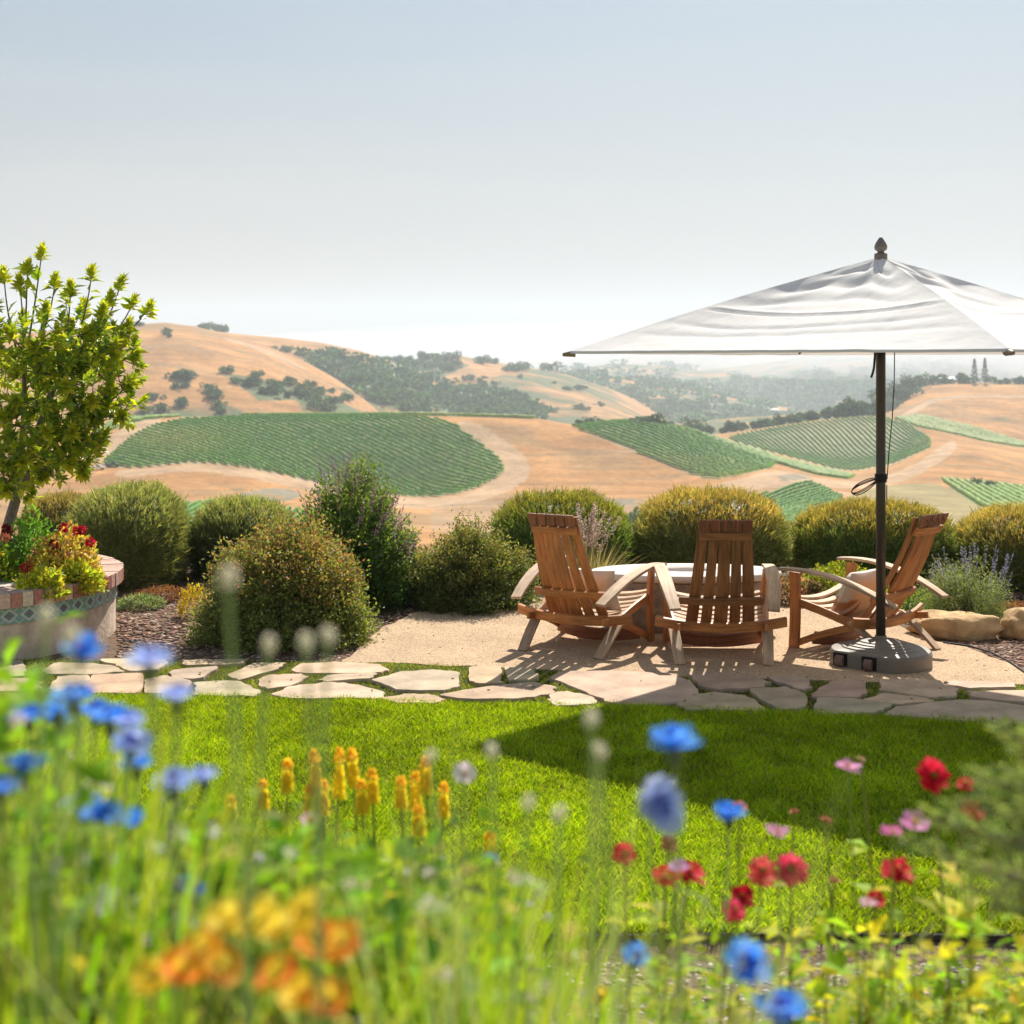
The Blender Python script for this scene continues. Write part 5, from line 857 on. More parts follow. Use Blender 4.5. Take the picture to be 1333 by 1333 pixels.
potplant('tall red flowered plant with yellow and russet leaves in the planter', 84, 715, 10.75, .50, .38, 1700, YR, 62, [(83, 687, RED), (100, 691, RED), (107, 690, RED), (118, 706, RED), (70, 708, [(.35, .02, .03)]), (74, 716, RED)])
potplant('bright lime plant at the right rim of the planter', 103, 728, 10.55, .34, .20, 900, YG, 63, [])
potplant('bright lime plant at the near rim of the planter', 57, 742, 10.3, .36, .17, 1000, YG, 64, [(33, 739, RED), (38, 736, [(.5, .2, .05)])])
potplant('yellow green plant at the left frame edge of the planter', 8, 715, 10.7, .40, .28, 1000, YG+DG, 65, [(6, 700, [(.55, .18, .1)])])
m_tleaf = leafmat('glossy_leaves', .45, .35, .5, (1.25, 1.15, .4)); m_tbark = solid('grey_bark', (.20, .17, .15), .85, .3, 30, .004)
tr = thing('shrub_tree', 'young leafy tree with bright whorled leaves growing in the planter', 'tree', (-4.0, 11.1, .42)); T0 = np.array([-4.0, 11.1, .42]); tm = MB(); LP = []; LD = []; LC = []; LL = []; r = np.random.default_rng(77)
def tp(px, py, D): return P(px, py, D)-T0
def curve(a, b, c, n=9): t = np.linspace(0, 1, n)[:, None]; return (1-t)**2*a+2*t*(1-t)*b+t*t*c
def whorl(p, d, n, L, col, sp=1.0):
    a = r.uniform(0, 6.28)+np.arange(n)*2.4; f = np.linspace(0, 1, n); d = d/np.linalg.norm(d); u = np.cross(d, [.3, .9, .2]); u /= np.linalg.norm(u); w_ = np.cross(d, u)
    for k in range(n):
        el = .25+1.1*f[k]; dd = (u*math.cos(a[k])+w_*math.sin(a[k]))*math.cos(el)*sp+d*math.sin(el)*1.0; LP.append(p-d*(1-f[k])*L*.9); LD.append(dd); LC.append(col[r.integers(len(col))]*r.uniform(.8, 1.2)); LL.append(L*r.uniform(.75, 1.1)*(1-.25*f[k]))
CB = [np.array(q) for q in [(.55, .62, .04), (.46, .57, .04), (.60, .60, .07)]]; CM = [np.array(q) for q in [(.25, .40, .05), (.34, .48, .05), (.16, .28, .04), (.46, .52, .06)]]
trunk0 = curve(np.zeros(3), tp(14, 655, 11.1), tp(40, 600, 11.1)); tm.tube(trunk0, np.linspace(.05, .035, 9), 8); fork = tp(40, 600, 11.1)
tips = [(55, 325, 11.1), (36, 345, 11.0), (5, 355, 11.0), (120, 352, 11.0), (158, 365, 11.1), (72, 362, 11.2), (92, 372, 10.9), (175, 390, 11.2), (196, 398, 11.1), (25, 365, 10.9), (-30, 360, 11.1), (168, 420, 11.0), (135, 400, 10.8), (112, 430, 10.7), (170, 495, 10.9), (150, 470, 11.3), (30, 600, 10.6), (60, 620, 10.8), (95, 600, 10.7), (40, 640, 11.2), (0, 540, 10.5), (70, 540, 11.2), (125, 545, 11.1), (50, 480, 11.0), (100, 535, 10.9), (-5, 460, 10.9), (60, 400, 11.0), (15, 480, 10.7), (140, 520, 11.2), (90, 420, 11.0), (155, 455, 10.9), (178, 460, 11.1), (160, 540, 10.8), (130, 575, 10.9), (110, 620, 10.8), (-20, 420, 10.8), (10, 430, 10.6), (-60, 480, 11.0), (40, 450, 10.6), (75, 430, 10.6), (85, 500, 10.5), (20, 520, 10.5), (-40, 560, 10.8), (60, 560, 10.5), (120, 520, 10.6), (145, 500, 10.8), (-10, 600, 10.6), (15, 570, 11.5), (70, 470, 11.6), (-80, 400, 11.2), (-90, 520, 11.2), (30, 410, 11.4), (100, 460, 11.4), (140, 430, 11.5), (-10, 490, 11.7), (5, 640, 10.7), (80, 600, 11.4), (95, 560, 10.6), (50, 520, 11.8), (110, 395, 11.3), (145, 385, 11.0)]
mains = [tp(30, 480, 11.1), tp(80, 490, 10.95), tp(-10, 500, 11.1), tp(115, 540, 11.0), tp(60, 520, 11.3)]; ms = []
for q in mains: cv = curve(trunk0[5], (trunk0[8]+q)/2+r.normal(0, .05, 3), q); tm.tube(cv, np.linspace(.032, .014, 9), 7); ms.append(cv)
for px, py, D in tips:
    e = tp(px, py, D); cand = [(np.linalg.norm(cv[k]-e)*(1 if cv[k][2] < e[2]-.05 else 2.5), mi, k) for mi, cv in enumerate(ms) for k in range(2, 9)]; _, mi, k = min(cand); s0 = ms[mi][k]; mid = (s0+e)/2+np.array([(e-s0)[0]*.25, (e-s0)[1]*.2, -abs((e-s0)[2])*.05])+r.normal(0, .03, 3); cv = curve(s0, mid, e, 12); tm.tube(cv, np.linspace(.011, .004, 12), 5)
    whorl(e, cv[-1]-cv[-2]+np.array([0, 0, .02]), 34, .10, CB, 1.0); Lb = np.linalg.norm(e-s0)
    for t in np.arange(.2, .98, .075/max(Lb, .3)*1.0):
        i0 = int(t*11); q = cv[i0]+(cv[i0+1]-cv[i0])*(t*11-i0); dn = cv[i0+1]-cv[i0]; sparse = py < 420
        if sparse and r.random() < .35: continue
        for kk in range(2 if sparse else 4):
            a = r.normal(0, 1, 3); LP.append(q); LD.append(unit(a)+unit(dn)*.6); LC.append((CM+CB[:1])[r.integers(5)]*r.uniform(.8, 1.2)); LL.append(.12*r.uniform(.7, 1.15))
        for _q in range(0 if sparse else (1 if r.random() < .9 else 2)):
            sd_ = unit(r.normal(0, 1, 3)+np.array([0, 0, .5])); e2 = q+sd_*r.uniform(.10, .30); tm.tube([q, (q+e2)/2+[0, 0, -.01], e2], [.005, .004, .003], 4); whorl(e2, sd_+np.array([0, 0, .5]), 17, .095, CM+CB, 1.1)
link('crown', mesh_tris('crown', *leaf_mesh(np.array(LP), np.array(LD), rdir(len(LP), r)*.5+[0, 0, .8], np.array(LL), np.array(LL)*.5, np.array(LC), .2, .12)), m_tleaf, tr); tm.build('trunk', m_tbark, tr, True)
# ================================================================== flower bed in front
r = np.random.default_rng(99); m_pet = leafmat('flower_petals', .5, .6, .2, (1.0, .95, 1.05)); m_herb = leafmat('herb_leaves', .55, .6, .12, (1.15, 1.15, .4)); m_stalk = leafmat('green_stalk', .2, .6, .3)
def petals(n, L, W, c0, el=.3, z=0, off=0, r0=.004, cols=None, cup=0, rr=None, jit=.15, notch=False):
    """ring of n petals (6 tris each) round the z axis"""
    rr = rr or r; V = []; T = []; C = []; k = 0
    for i in range(n):
        a = 2*math.pi*(i+off)/n+rr.normal(0, jit*.4); e = el+rr.normal(0, jit); l = L*rr.uniform(.88, 1.1); u = np.array([math.cos(a), math.sin(a), 0]); s_ = np.array([-math.sin(a), math.cos(a), 0]); up = np.array([0, 0, 1.])
        def pt(t, w_, b=0): q = u*(r0+l*t*math.cos(e+cup*t))+up*(z+l*t*math.sin(e+cup*t))+s_*w_; return q
        vs_ = [pt(0, -W*.15), pt(0, W*.15), pt(.5, -W*.5), pt(.5, W*.5), pt(.85, -W*.45), pt(.85, W*.45), pt(1.0 if not notch else .93, 0), pt(.55, 0)-up*W*.12]
        V += vs_; T += [(k, k+1, k+7), (k, k+7, k+2), (k+1, k+3, k+7), (k+2, k+7, k+4), (k+3, k+5, k+7), (k+7, k+5, k+6), (k+7, k+6, k+4)]; k += 8
        c = np.array(c0 if cols is None else cols[rr.integers(len(cols))])*rr.uniform(.82, 1.18); C += [c]*8
    return np.array(V), np.array(T), np.array(C)
def ball(rad, z, col, sx=1, sz=1, K=8, J=5):
    V = []; T = []
    for i in range(J+1):
        for j in range(K): a = math.pi*i/J; b = 2*math.pi*j/K; V.append((rad*sx*math.sin(a)*math.cos(b), rad*sx*math.sin(a)*math.sin(b), z+rad*sz*math.cos(a)))
    for i in range(J):
        for j in range(K): a, b, c, d = i*K+j, (i+1)*K+j, (i+1)*K+(j+1) % K, i*K+(j+1) % K; T += [(a, b, c), (a, c, d)]
    return np.array(V), np.array(T), np.tile(col, (len(V), 1))
BLUE = [(.13, .46, 1.0), (.20, .56, 1.0), (.08, .34, .92)]; PALE = [(.46, .62, .95), (.60, .70, .95)]
def flower(name, label, cat, px, py, D, group, head, hs=1.0, tilt=(0, 0), stem_r=.0016, leaves=5, lcol=((.16, .27, .04),), lL=.07, lW=.012, root=None, calyx=None, scol=(.28, .40, .08)):
    top = P(px, py, D); bx, by = root or (top[0]+random.uniform(-.05, .05), D+random.uniform(-.04, .06)); bz = float(bedz(bx, by))-.01
    if top[2]-bz < .12: bz = top[2]-.12
    o = thing(name, label, cat, (bx, by, bz), group=group); e = top-np.array([bx, by, bz]); mid = np.array([e[0]*.25, e[1]*.25, e[2]*.55]); cv = curve(np.zeros(3), mid, e, 9)
    m_ = MB(); m_.tube(cv, np.linspace(stem_r*1.5, stem_r, 9), 5, scol); m_.build('stem', m_stalk, o)
    if leaves:
        t = r.uniform(.12, .85, leaves); q = np.array([cv[int(a*8)] for a in t]); a = r.uniform(0, 6.28, leaves); d = np.stack([np.cos(a), np.sin(a), r.uniform(.2, 1.0, leaves)], 1); link('foliage', mesh_tris('foliage', *leaf_mesh(q, d, np.tile([0, 0, 1.], (leaves, 1)), lL*r.uniform(.6, 1.2, leaves), lW, vary(lcol, leaves, .15), .1, .3)), m_herb, o)
    v, t_, c = head; v = v*hs; tx, ty = tilt; Rm = np.array(Matrix.Rotation(tx, 3, 'X') @ Matrix.Rotation(ty, 3, 'Y') @ Matrix.Rotation(random.uniform(0, 6), 3, 'Z')); v = v@Rm.T+e
    link('flower_head', mesh_tris('flower_head', v, t_, c), m_pet, o)
    if calyx: v, t_, c = ball(*calyx); link('calyx', mesh_tris('calyx', (v*hs)@Rm.T+e, t_, c), m_stalk, o)
    return o
def cornhead(cols): return join([petals(11, .022, .013, 0, .35, .010, 0, .003, cols, .1), petals(11, .017, .009, 0, .85, .010, .5, .002, cols), petals(9, .011, .003, (.10, .07, .35), 1.25, .011)])
CN = [ # px, py, D, pale?, tilt, size, label
 (33, 1010, 1.45, 0, 0, 1, 'blue cornflower nearest the left frame edge, level with the yellow spikes'),
 (38, 940, 1.5, 0, 0, .9, 'leftmost blue cornflower of the upper left cluster'), (75, 932, 1.6, 0, 0, 1, 'second cornflower of the upper left cluster, in front of the long row'),
 (98, 917, 1.5, 0, 0, 1, 'highest blue cornflower of the upper left cluster'), (78, 944, 1.8, 0, 0, 1, 'small dark blue cornflower low inside the upper left cluster'), (124, 935, 1.7, 0, 0, 1, 'blue cornflower just right of the highest in the cluster'),
 (143, 945, 1.5, 0, 0, 1, 'broad blue cornflower at the right end of the upper cluster'), (167, 950, 1.65, 1, 0, 1, 'fading blue cornflower at the cluster end above the lilac one'),
 (170, 977, 1.55, 1, .3, 1, 'lilac blue cornflower hanging below the right of the cluster'), (178, 1002, 1.7, 0, 0, .9, 'small blue cornflower under the lilac one'),
 (106, 853, 1.3, 0, .3, .8, 'solitary blue cornflower held up before the planter foot'), (195, 873, 1.3, 1, 0, 1, 'pale blue cornflower held up in front of the path'), (230, 915, 1.3, 1, 0, .8, 'pale blue cornflower on the line between path and lawn'),
 (227, 1030, 1.6, 1, 0, 1.1, 'round pale blue cornflower alone below the path'), (266, 1018, 1.6, 1, 0, .8, 'faint slaty cornflower beside the round pale one'),
 (108, 1060, 1.55, 1, 0, 1, 'lilac white cornflower at the left of the lower trio'), (133, 1072, 1.5, 0, 0, 1, 'middle cornflower of the lower left trio'), (163, 1078, 1.6, 0, 0, 1, 'right hand blue cornflower of the lower trio'),
 (250, 1167, 1.7, 0, .2, 1.1, 'vivid blue cornflower just above the orange flowers'), (82, 1229, 1.9, 0, 0, .9, 'single blue cornflower low in the left bed'),
 (877, 981, 1.5, 0, 0, 1.25, 'large bright blue cornflower against the shaded lawn'), (843, 1050, 1.45, 1, .9, 1.3, 'big pale blue cornflower tilted over, below the bright one'), (949, 1068, 2.0, 0, 0, 1.1, 'fringed blue cornflower at the parasol shadow edge'),
 (825, 1251, 2.0, 0, .3, 1, 'small blue cornflower over the gravel at the lawn edging'), (962, 1263, 1.55, 0, .5, 1.3, 'big blue cornflower over the gravel near the bottom'), (1015, 1328, 1.5, 0, 0, 1.3, 'blue cornflower cut by the bottom frame edge'), (640, 1120, 2.2, 0, 0, .6, 'tiny blue cornflower under the rightmost yellow spike'), (2, 1035, 1.4, 0, 0, .8, 'blue cornflower cut by the left frame edge')]
for px, py, D, pale, tl, hs, lab in CN:
    flower('cornflower', lab, 'cornflower', px, py+4, D, 'blue cornflowers', cornhead(PALE if pale else BLUE), hs, (.15+tl, tl*.7), leaves=6, lL=.09, lW=.007, lcol=((.20, .28, .10),), calyx=(.0065, 0, (.16, .2, .08), 1, 1.5), scol=(.36, .46, .20))
OR = [(1, .46, .03), (1, .38, .04), (1, .56, .05)]; ORY = [(1, .78, .06), (1, .86, .10)]; ORR = [(1, .28, .07), (1, .48, .05)]
def cup(cols): return join([petals(5, .030, .036, 0, .7, 0, 0, .003, cols, -.3, jit=.1), petals(4, .018, .018, 0, 1.1, .002, .5, .002, ORY, -.2)])
ON = [(200, 1268, ORY, 'pale orange bloom, leftmost of the orange cluster'), (266, 1228, OR, 'orange bloom at the top of the middle orange clump'), (300, 1190, ORY, 'amber bloom right below the vivid cornflower'), (283, 1252, OR, 'large orange bloom in the centre of the clump'), (240, 1256, OR, 'soft orange bloom between the leftmost and the centre clump'), (400, 1183, ORY, 'topmost orange bloom of the right hand clump'), (366, 1202, ORY, 'small amber bloom left of the topmost orange one'), (412, 1222, OR, 'reddish orange bloom below the topmost one'), (444, 1222, ORR, 'red edged orange bloom at the right end of the clump'), (362, 1262, ORR, 'red topped orange bloom at the bottom left of the right clump'), (395, 1287, ORY, 'amber bloom at the bottom middle of the right clump'), (425, 1296, ORR, 'deep red orange bloom lowest of the right clump'), (340, 1190, ORY, 'faint amber bloom between the two orange clumps'), (45, 1285, ORY, 'lone amber bloom in the shade at the bottom left'), (60, 1195, ORY, 'faint ochre bloom among the left stalks'), (783, 1290, ORY, 'lone folded orange bloom over the gravel'), (518, 1318, OR, 'small rusty bloom at the bottom middle'), (300, 1160, OR, 'small orange bloom directly right of the vivid cornflower'), (145, 1250, OR, 'tiny red orange bloom left of the orange cluster')]
for k, (px, py, c, lab) in enumerate(ON):
    small = k in (13, 14, 16, 17, 18); flower('orange_flower', lab, 'orange flower', px, py+8, 2.4 if k == 15 else (1.9 if small else 1.2), 'orange blooms in the left bed', cup(c), .55 if small else .68, (.5, random.uniform(-.5, .5)), leaves=5, lL=.05, lW=.03, lcol=((.35, .48, .04), (.44, .5, .05)), calyx=(.006, 0, (.2, .27, .05), 1, 1.6), stem_r=.002)
def poker(h):
    parts = []; n = 110
    for i in range(n):
        t = i/n; a = i*2.4; z = h*t; e = -.95 if t < .7 else .2+(t-.7)*3; L = .014*(1-.4*t); u = np.array([math.cos(a), math.sin(a), 0]); rad = .011*(1-.75*t**2); d = u*math.cos(e)+np.array([0, 0, math.sin(e)]); parts.append((np.array([u*rad*.5+[0, 0, z]]), np.array([d]), L))
    c = np.array([(1.0, .82, .04) if i/n < .7 else (1.0, .66, .04) for i in range(n)])*r.uniform(.85, 1.12, (n, 1)); return leaf_mesh(np.concatenate([p[0] for p in parts]), np.concatenate([p[1] for p in parts]), rdir(n, r), np.array([p[2]*1.5 for p in parts]), .011, c, .4, 0)
YP = [(300, 1050, 22, 'shortest yellow poker, at the left end of the row'), (343, 1032, 28, 'yellow poker second from the left of the row'), (374, 1008, 33, 'slim orange tinted poker third from the left'), (411, 1004, 50, 'tall yellow poker left of the tallest pair'), (403, 1044, 38, 'yellow poker low in front of the left tall one'), (421, 1036, 36, 'yellow poker leaning against the left tall one'), (441, 1005, 58, 'fattest tall yellow poker in the middle of the row'), (460, 998, 42, 'slim orange brown poker right of the fattest'), (485, 1022, 36, 'bright yellow poker right of the slim orange brown one'), (472, 1036, 34, 'yellow poker just below and left of the bright one'), (522, 1030, 32, 'left poker of the separate trio'), (541, 1028, 42, 'tallest poker of the separate trio'), (577, 1040, 38, 'lone yellow poker at the right end of the row'), (545, 1066, 30, 'low yellow poker beneath the trio'), (554, 1008, 40, 'thin rusty poker seed stalk behind the trio'), (638, 1100, 30, 'small yellow poker apart, right of all the others')]
for px, py, hh, lab in YP:
    D = 3.45+random.uniform(-.15, .2); h_ = hh/FP*D; flower('poker_flower', lab, 'poker flower', px, py+hh*.5, D, 'yellow poker flowers at the lawn edge', poker(h_), 1, (0, random.uniform(-.06, .06)), leaves=0, stem_r=.003, scol=(.3, .33, .08))
def zin(cols, core=(.5, .32, .04)): return join([petals(14, .030, .012, 0, .05, 0, 0, .004, cols, .15), petals(12, .024, .011, 0, .45, .004, .5, .003, cols), petals(9, .016, .009, 0, .85, .006, 0, .002, cols), ball(.007, .010, core)])
ZR = [(.72, .02, .05), (.80, .04, .08), (.6, .01, .03)]; ZO = [(.75, .10, .03), (.7, .04, .03)]; ZP = [(.85, .10, .18), (.80, .06, .14)]; ZB = [(.42, .12, .06), (.5, .2, .1)]
ZN = [(1213, 1012, 2.2, ZR, 1.0, .9, 'largest red zinnia standing highest at the right'), (1168, 1137, 2.2, ZR, 1, .35, 'wide red zinnia seen side on in the lower right bed'), (866, 1143, 2.3, ZO, .9, .3, 'orange red zinnia, left bloom of the pair over the gravel'), (897, 1138, 2.25, ZR, .95, .3, 'dark red zinnia, right bloom of the pair over the gravel'), (812, 1112, 2.3, ZR, .7, .8, 'leftmost small red zinnia, tilted sideways'), (1030, 1133, 2.25, ZP, .95, .9, 'bright pinkish red zinnia beside the coral one'), (992, 1137, 2.3, [(.8, .14, .12), (.85, .22, .16)], .95, .7, 'coral zinnia left of the bright pinkish red one'), (966, 1168, 2.35, [(.5, .01, .03)], .75, .6, 'dark crimson zinnia above the magenta one'), (955, 1187, 2.25, ZP, .75, .6, 'magenta red zinnia lowest of the middle group'), (962, 1051, 2.5, [(.85, .10, .03), (.9, .4, .05)], .5, .4, 'small red and yellow bloom at the shadow edge'), (1140, 1172, 2.3, ZR, .6, .5, 'small red zinnia under the wide side on one'), (1265, 1057, 2.2, ZR, .7, .6, 'red zinnia half hidden by the grey green sprigs'), (1257, 1022, 2.3, ZO, .55, .4, 'small rusty zinnia right of the largest red one'), (870, 1099, 2.4, ZB, .55, .7, 'withered brown bloom above the red pair'), (1086, 1147, 2.6, ZB, .4, .2, 'tiny rusty bud left of the wide red zinnia'), (1034, 1057, 2.8, ZB, .35, .2, 'tiny ochre bud on a thin stem in the shadow'), (1075, 1068, 2.8, ZB, .42, .2, 'dry brownish seed head in the parasol shadow'), (1120, 989, 2.6, [(.5, .36, .16)], .35, .1, 'dry straw coloured seed head behind the pink cosmos')]
YL = ((.66, .64, .05), (.50, .56, .05), (.72, .60, .06), (.36, .48, .06))
for px, py, D, c, hs, tl, lab in ZN: flower('zinnia', lab, 'zinnia' , px, py, D*1.13, 'red zinnias in the right bed', zin(c), hs*1.02, (tl, random.uniform(-.3, .3)), leaves=11 if hs > .5 else 3, lL=.075, lW=.034, lcol=YL, stem_r=.0022, calyx=(.008, -.004, (.26, .3, .06)), scol=(.26, .28, .07))
def cos(cols): return join([petals(8, .026, .017, 0, .15, 0, 0, .003, cols, .1, notch=True), ball(.005, .004, (.7, .5, .05))])
PK_ = [(.80, .30, .62), (.85, .40, .68)]; WH = [(.80, .66, .68), (.85, .78, .78)]
for px, py, D, c, hs, tl, lab in [(1104, 999, 2.5, PK_, .85, .1, 'pink cosmos standing alone in the parasol shadow'), (1190, 1071, 2.3, PK_, .9, .5, 'pale pink cosmos left of the grey green sprigs'), (1161, 1084, 2.3, [(.8, .18, .5)], .7, .2, 'small magenta cosmos near the shadow edge'), (1012, 1084, 2.4, PK_, .8, .1, 'flat pink cosmos at the shadow edge'), (884, 1128, 2.2, [(.66, .36, .66)], .6, .3, 'mauve cosmos in front of the red zinnia pair'), (864, 1020, 2.3, WH, .8, .1, 'white pink cosmos between the two blue cornflowers'), (605, 1008, 2.3, WH, .75, .7, 'white pink flower right of the yellow pokers'), (404, 1067, 2.4, [(.8, .5, .5)], .7, .5, 'pale pink flower below the tall yellow pokers'), (538, 1138, 2.0, WH, .6, .5, 'whitish clover like bloom below the trio of pokers'), (1130, 1176, 2.4, [(.8, .5, .62)], .6, .1, 'faint pink bloom behind the small red zinnia'), (430, 1270, 1.8, WH, .35, .2, 'tiny white bloom beside the lowest orange one'), (140, 1178, 1.6, [(.62, .58, .68)], .8, .4, 'greyish lilac bloom in the middle of the left bed')]:
    flower('cosmos', lab, 'cosmos flower', px, py, D, 'pink and white cosmos flowers', cos(c), hs, (tl, .1), leaves=5, lL=.08, lW=.008, lcol=((.22, .3, .06),), calyx=(.004, -.002, (.2, .28, .05)), stem_r=.0016)
# pale fuzzy seed heads on tall thick stalks close to the eye
def fuzz(cols): 
    n = 120; d = rdir(n, r); return leaf_mesh(d*[.004, .004, .007], d, rdir(n, r), .005, .003, vary(cols, n, .12), .2, 0)
SH = [(297, 752, .95, 'cream seed head on a thick stalk in front of the reddish bush'), (398, 836, 1.15, 'left of two pale seed heads before the gravel patio'), (427, 828, 1.15, 'right of two pale seed heads before the gravel patio'), (350, 838, 1.2, 'faint seed head before the shade of the reddish bush'), (770, 936, 1.2, 'pinkish seed head at the tip of the parasol shadow'), (92, 828, 1.0, 'creamy seed head in front of the planter'), (60, 800, 1.15, 'greenish seed head in front of the tile band'), (728, 1060, 1.3, 'pale seed head over the lawn near the parasol shadow edge'), (640, 978, 1.4, 'whitish seed head over the lawn left of the shadow tip'), (560, 985, 1.5, 'faint grey seed head above the pokers'), (688, 1045, 1.4, 'pale green seed head right of the white pink flower'), (780, 978, 1.25, 'slanting buff seed head over the dark shadow')]
for px, py, D, lab in SH: flower('seed_head', lab, 'seed head', px, py, D, 'pale seed heads close to the eye', fuzz([(.85, .80, .62), (.80, .80, .58)]), .75, (0, random.uniform(-.4, .4)), leaves=2, lL=.1, lW=.01, lcol=((.2, .3, .08),), stem_r=.0018, scol=(.42, .58, .20))
# ---------------------------------------------------------------- leafy masses of the bed
def bedgrass(label, n, pxr, Dr, topf, cols, tips, W, seed, name='tall_grass', prob=None):
    """upright leaves rooted in the bed; topf(px) is the row their tips reach in the photograph"""
    q = np.random.default_rng(seed); D = q.uniform(*Dr, n); px = q.uniform(*pxr, n)
    if prob is not None: k = q.random(n) < prob(px); D, px = D[k], px[k]; n = len(px)
    x = (px-CX)/FP*D; top = H+(CY-(topf(px)+np.abs(q.normal(0, 1, n))*70+q.uniform(0, 40, n)))/FP*D; z0 = bedz(x, D)-.01; h = np.clip(top-z0, .10, 1.2); a = q.uniform(0, 6.28, n); ln = q.uniform(.02, .22, n)
    d = np.stack([np.cos(a)*ln, np.sin(a)*ln, np.ones(n)], 1); bend = np.stack([np.cos(a), np.sin(a), -.3+0*a], 1)*(h*q.uniform(.02, .28, n))[:, None]; return link(name, mesh_tris(name, *blade_mesh(np.stack([x, D, z0], 1)-d*0, d, h, W*q.uniform(.6, 1.5, n), bend, vary(cols, n, .2, .06, q), vary(tips, n, .15, .05, q), q)), m_herb)
topl = lambda px: np.interp(px, [-100, 0, 60, 120, 200, 260, 330, 450, 600, 700, 800, 900], [800, 820, 860, 900, 960, 985, 1010, 1060, 1010, 1050, 1120, 1240])
GCB = [(.20, .40, .01), (.28, .46, .015), (.12, .28, .01), (.36, .48, .02)]; GT = [(.38, .50, .03), (.30, .50, .03), (.50, .54, .10)]
tag(bedgrass('x', 2000, (-90, 600), (1.5, 3.3), lambda px: topl(px)+15, GCB+[(.30, .38, .20), (.36, .40, .18), (.10, .18, .03)], GT+[(.5, .52, .34)], .009, 1), 'tall bright green leaves filling the left flower bed', 'foliage', kind='stuff')
tag(bedgrass('x', 230, (-90, 760), (1.05, 1.5), lambda px: topl(px)+30, GCB+[(.25, .34, .15)], GT, .011, 2, prob=lambda px: np.where((px > 150) & (px < 480), 0, 1)), 'blurred close leaves at the front of the left bed', 'foliage', kind='stuff')
tag(bedgrass('x', 420, (560, 780), (1.7, 3.2), lambda px: topl(px)+30, GCB, GT, .005, 3), 'thinner green leaves at the middle of the bed', 'foliage', kind='stuff')
tag(bedgrass('x', 60, (560, 800), (1.0, 1.35), lambda px: 900+0*px, [(.30, .40, .25), (.36, .44, .3)], [(.5, .52, .42)], .004, 4), 'pale silvery stems blurred across the middle of the lawn', 'foliage', kind='stuff')
tag(bedgrass('x', 1500, (250, 640), (3.3, 3.9), lambda px: 1060+0*px, GCB, GT, .006, 5), 'strappy leaves around the yellow poker flowers', 'foliage', kind='stuff')
def herbs(label, n, box, cols, leaf, seed, W=.5, spread=.05, mat=None):
    """leafy stems: box = (px0, px1, top row0, top row1, D0, D1)"""
    q = np.random.default_rng(seed); px = q.uniform(box[0], box[1], n); D = q.uniform(box[4], box[5], n); py = q.uniform(box[2], box[3], n); x = (px-CX)/FP*D; zt = H+(CY-py)/FP*D; z0 = bedz(x, D)-.01; h = np.clip(zt-z0, .06, 1.2); K = 22
    k = np.repeat(np.arange(n), K); t = q.uniform(.25, 1, n*K); p = np.stack([x[k]+q.normal(0, spread, n*K)*t, D[k]+q.normal(0, spread, n*K)*t, z0[k]+h[k]*t], 1); d = np.stack([q.normal(0, 1, n*K), q.normal(0, 1, n*K), q.uniform(-.2, 1, n*K)], 1)
    a = leaf_mesh(p, d, rdir(n*K, q)*.6+[0, 0, .7], leaf*q.uniform(.5, 1.3, n*K), leaf*W, vary(cols, n*K, .18, .06, q), .15, .2); s_ = blade_mesh(np.stack([x, D, z0], 1), np.tile([0, 0, 1.], (n, 1)), h, .004, q.normal(0, .02, (n, 3)), vary([(.24, .2, .08)], n, .2), None, q)
    return tag(link('undergrowth', mesh_tris('undergrowth', *join([a, s_])), mat or m_herb), label, 'foliage', kind='stuff')
YM = [(.56, .62, .04), (.36, .54, .04), (.24, .42, .04), (.70, .62, .06), (.30, .48, .05)]
herbs('yellow green leafy stems under the red zinnias', 30, (960, 1350, 1140, 1290, 2.1, 3.0), YM, .05, 1)
herbs('sparse leafy stems around the zinnia pair over gravel', 12, (850, 960, 1180, 1300, 2.1, 2.8), YM, .045, 2, .4, .03)
herbs('low light green groundcover at the right bottom of the bed', 110, (1130, 1420, 1240, 1330, 3.2, 4.2), [(.36, .46, .05), (.28, .40, .05)], .035, 3, .7)
herbs('silvery low plants on the gravel by the edging', 70, (1030, 1180, 1255, 1300, 3.7, 4.4), [(.34, .40, .24), (.42, .46, .32)], .03, 4, .4)
herbs('dark leafy stems deep inside the left bed', 420, (-80, 560, 1060, 1300, 1.7, 2.9), [(.08, .16, .03), (.14, .26, .03), (.36, .42, .06)], .05, 5, .4)
herbs('yellowish leafy stems at the bottom of the left bed', 110, (-80, 480, 1150, 1320, 1.25, 1.8), [(.34, .40, .04), (.20, .30, .04), (.44, .36, .08)], .035, 6, .45)
herbs('bright leafy clump at the left frame edge', 40, (-90, 50, 820, 960, 1.3, 1.9), [(.20, .40, .03), (.26, .44, .04)], .05, 7, .4)
herbs('green leafy stems below the poker flowers', 80, (380, 640, 1120, 1320, 1.6, 2.6), [(.16, .32, .03), (.12, .26, .03), (.22, .36, .04)], .05, 8, .35)
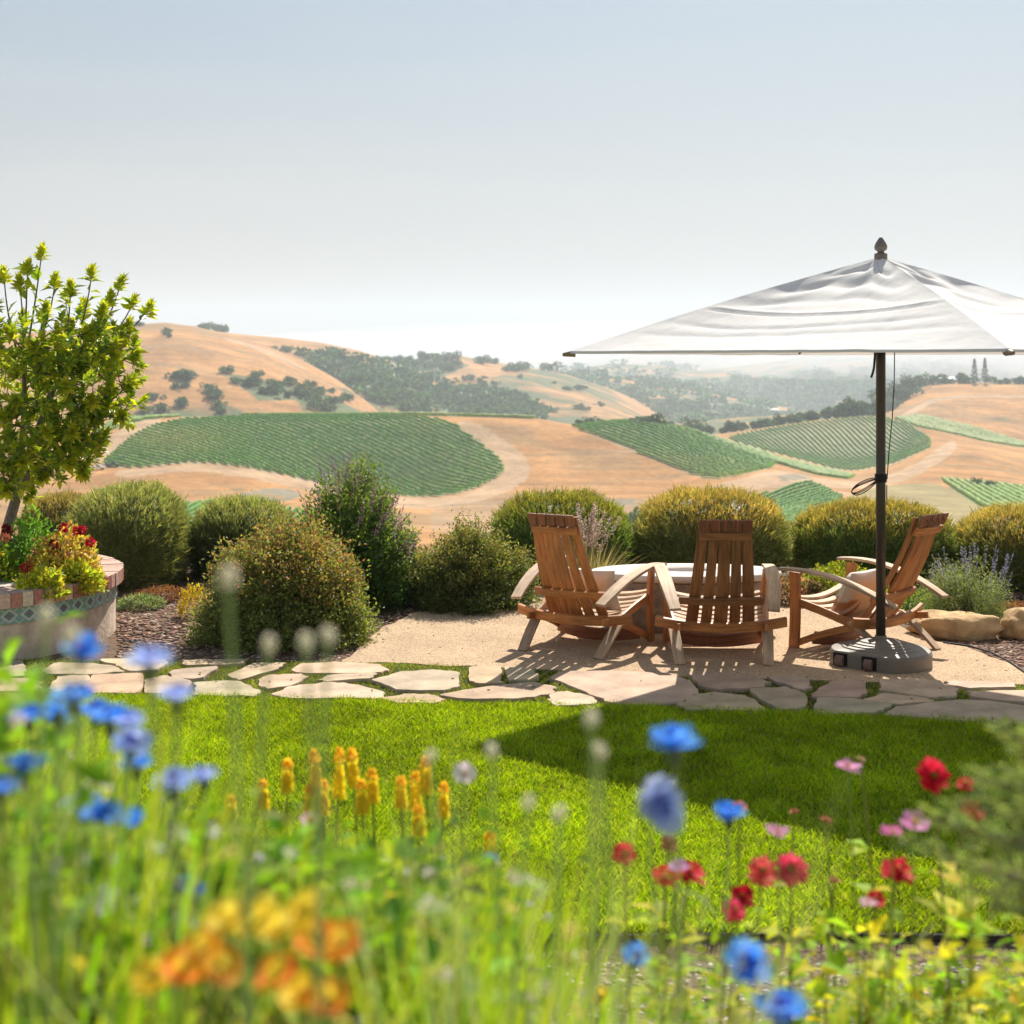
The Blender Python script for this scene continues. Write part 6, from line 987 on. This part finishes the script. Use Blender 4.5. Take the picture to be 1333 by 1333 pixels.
# grey green sprigs reaching in from the right: one shrub
jr = thing('juniper_shrub', 'grey green feathery shrub reaching in at the right frame edge', 'shrub', (.86, 1.66, float(bedz(.86, 1.66)))); J0 = np.array(jr.location); jp = []; jd = []; jc = []; jm = MB()
for px, py in [(1300, 945), (1318, 960), (1265, 1010), (1285, 1040), (1240, 1045), (1180, 1095), (1200, 1060), (1255, 1080), (1230, 1120), (1290, 1090), (1310, 1010), (1275, 1130), (1320, 1070), (1335, 1120), (1300, 1150), (1345, 960), (1360, 1010), (1380, 950), (1400, 1050), (1250, 1155), (1330, 1180), (1310, 1120), (1340, 1040), (1290, 1175), (1360, 1100), (1330, 990)]:
    e = P(px, py, 1.6+random.uniform(-.12, .15))-J0; b0 = np.array([.0, 0, .15]); cv = curve(b0, np.array([e[0]*.15, e[1]*.3, e[2]*.9]), e, 14); jm.tube(cv, np.linspace(.006, .0015, 14), 5); t = r.uniform(.35, 1, 260); i0 = (t*12.99).astype(int); q = cv[i0]+(cv[i0+1]-cv[i0])*(t*13-i0)[:, None]; q += r.normal(0, .006, q.shape); jp.append(q); jd.append(unit(cv[i0+1]-cv[i0])+r.normal(0, .65, q.shape)); jc.append(vary([(.36, .42, .24), (.28, .35, .18), (.20, .27, .13)], 260, .15))
link('foliage', mesh_tris('foliage', *leaf_mesh(np.concatenate(jp), np.concatenate(jd), rdir(26*260, r), .018, .0042, np.concatenate(jc))), m_herb, jr); jm.build('branch', m_stem, jr)

# faded buds and seed heads too many to count among the stalks of the left bed
q = np.random.default_rng(5150); n = 170; px = q.uniform(-60, 760, n); py = q.uniform(0, 1, n)*(1333-topl(px)-60)+topl(px)+70; D = q.uniform(1.3, 2.6, n); K = 16; ctr = np.stack([(px-CX)/FP*D, D, H+(CY-py)/FP*D], 1); dd = rdir(n*K, q); cols = vary([(.80, .76, .60), (.74, .62, .62), (.80, .66, .20), (.62, .58, .66), (.55, .60, .30)], n, .1, .04, q)
hb = leaf_mesh(np.repeat(ctr, K, 0)+dd*.003, dd, rdir(n*K, q), .007, .0045, np.repeat(cols, K, 0)); z0 = bedz(ctr[:, 0], ctr[:, 1]); st = blade_mesh(np.stack([ctr[:, 0], ctr[:, 1], z0], 1), np.tile([0, 0, 1.], (n, 1)), np.maximum(ctr[:, 2]-z0, .05), .003, np.zeros((n, 3)), vary([(.34, .42, .18)], n, .1), None, q)
tag(link('undergrowth', mesh_tris('undergrowth', *join([hb, st])), m_pet), 'pale faded buds scattered among the stalks of the left bed', 'foliage', kind='stuff')

herbs('rich green leafy clumps between the blue flowers and the pokers', 150, (120, 560, 1080, 1260, 1.5, 2.8), [(.18, .40, .03), (.12, .30, .03), (.30, .50, .04)], .06, 9, .4)
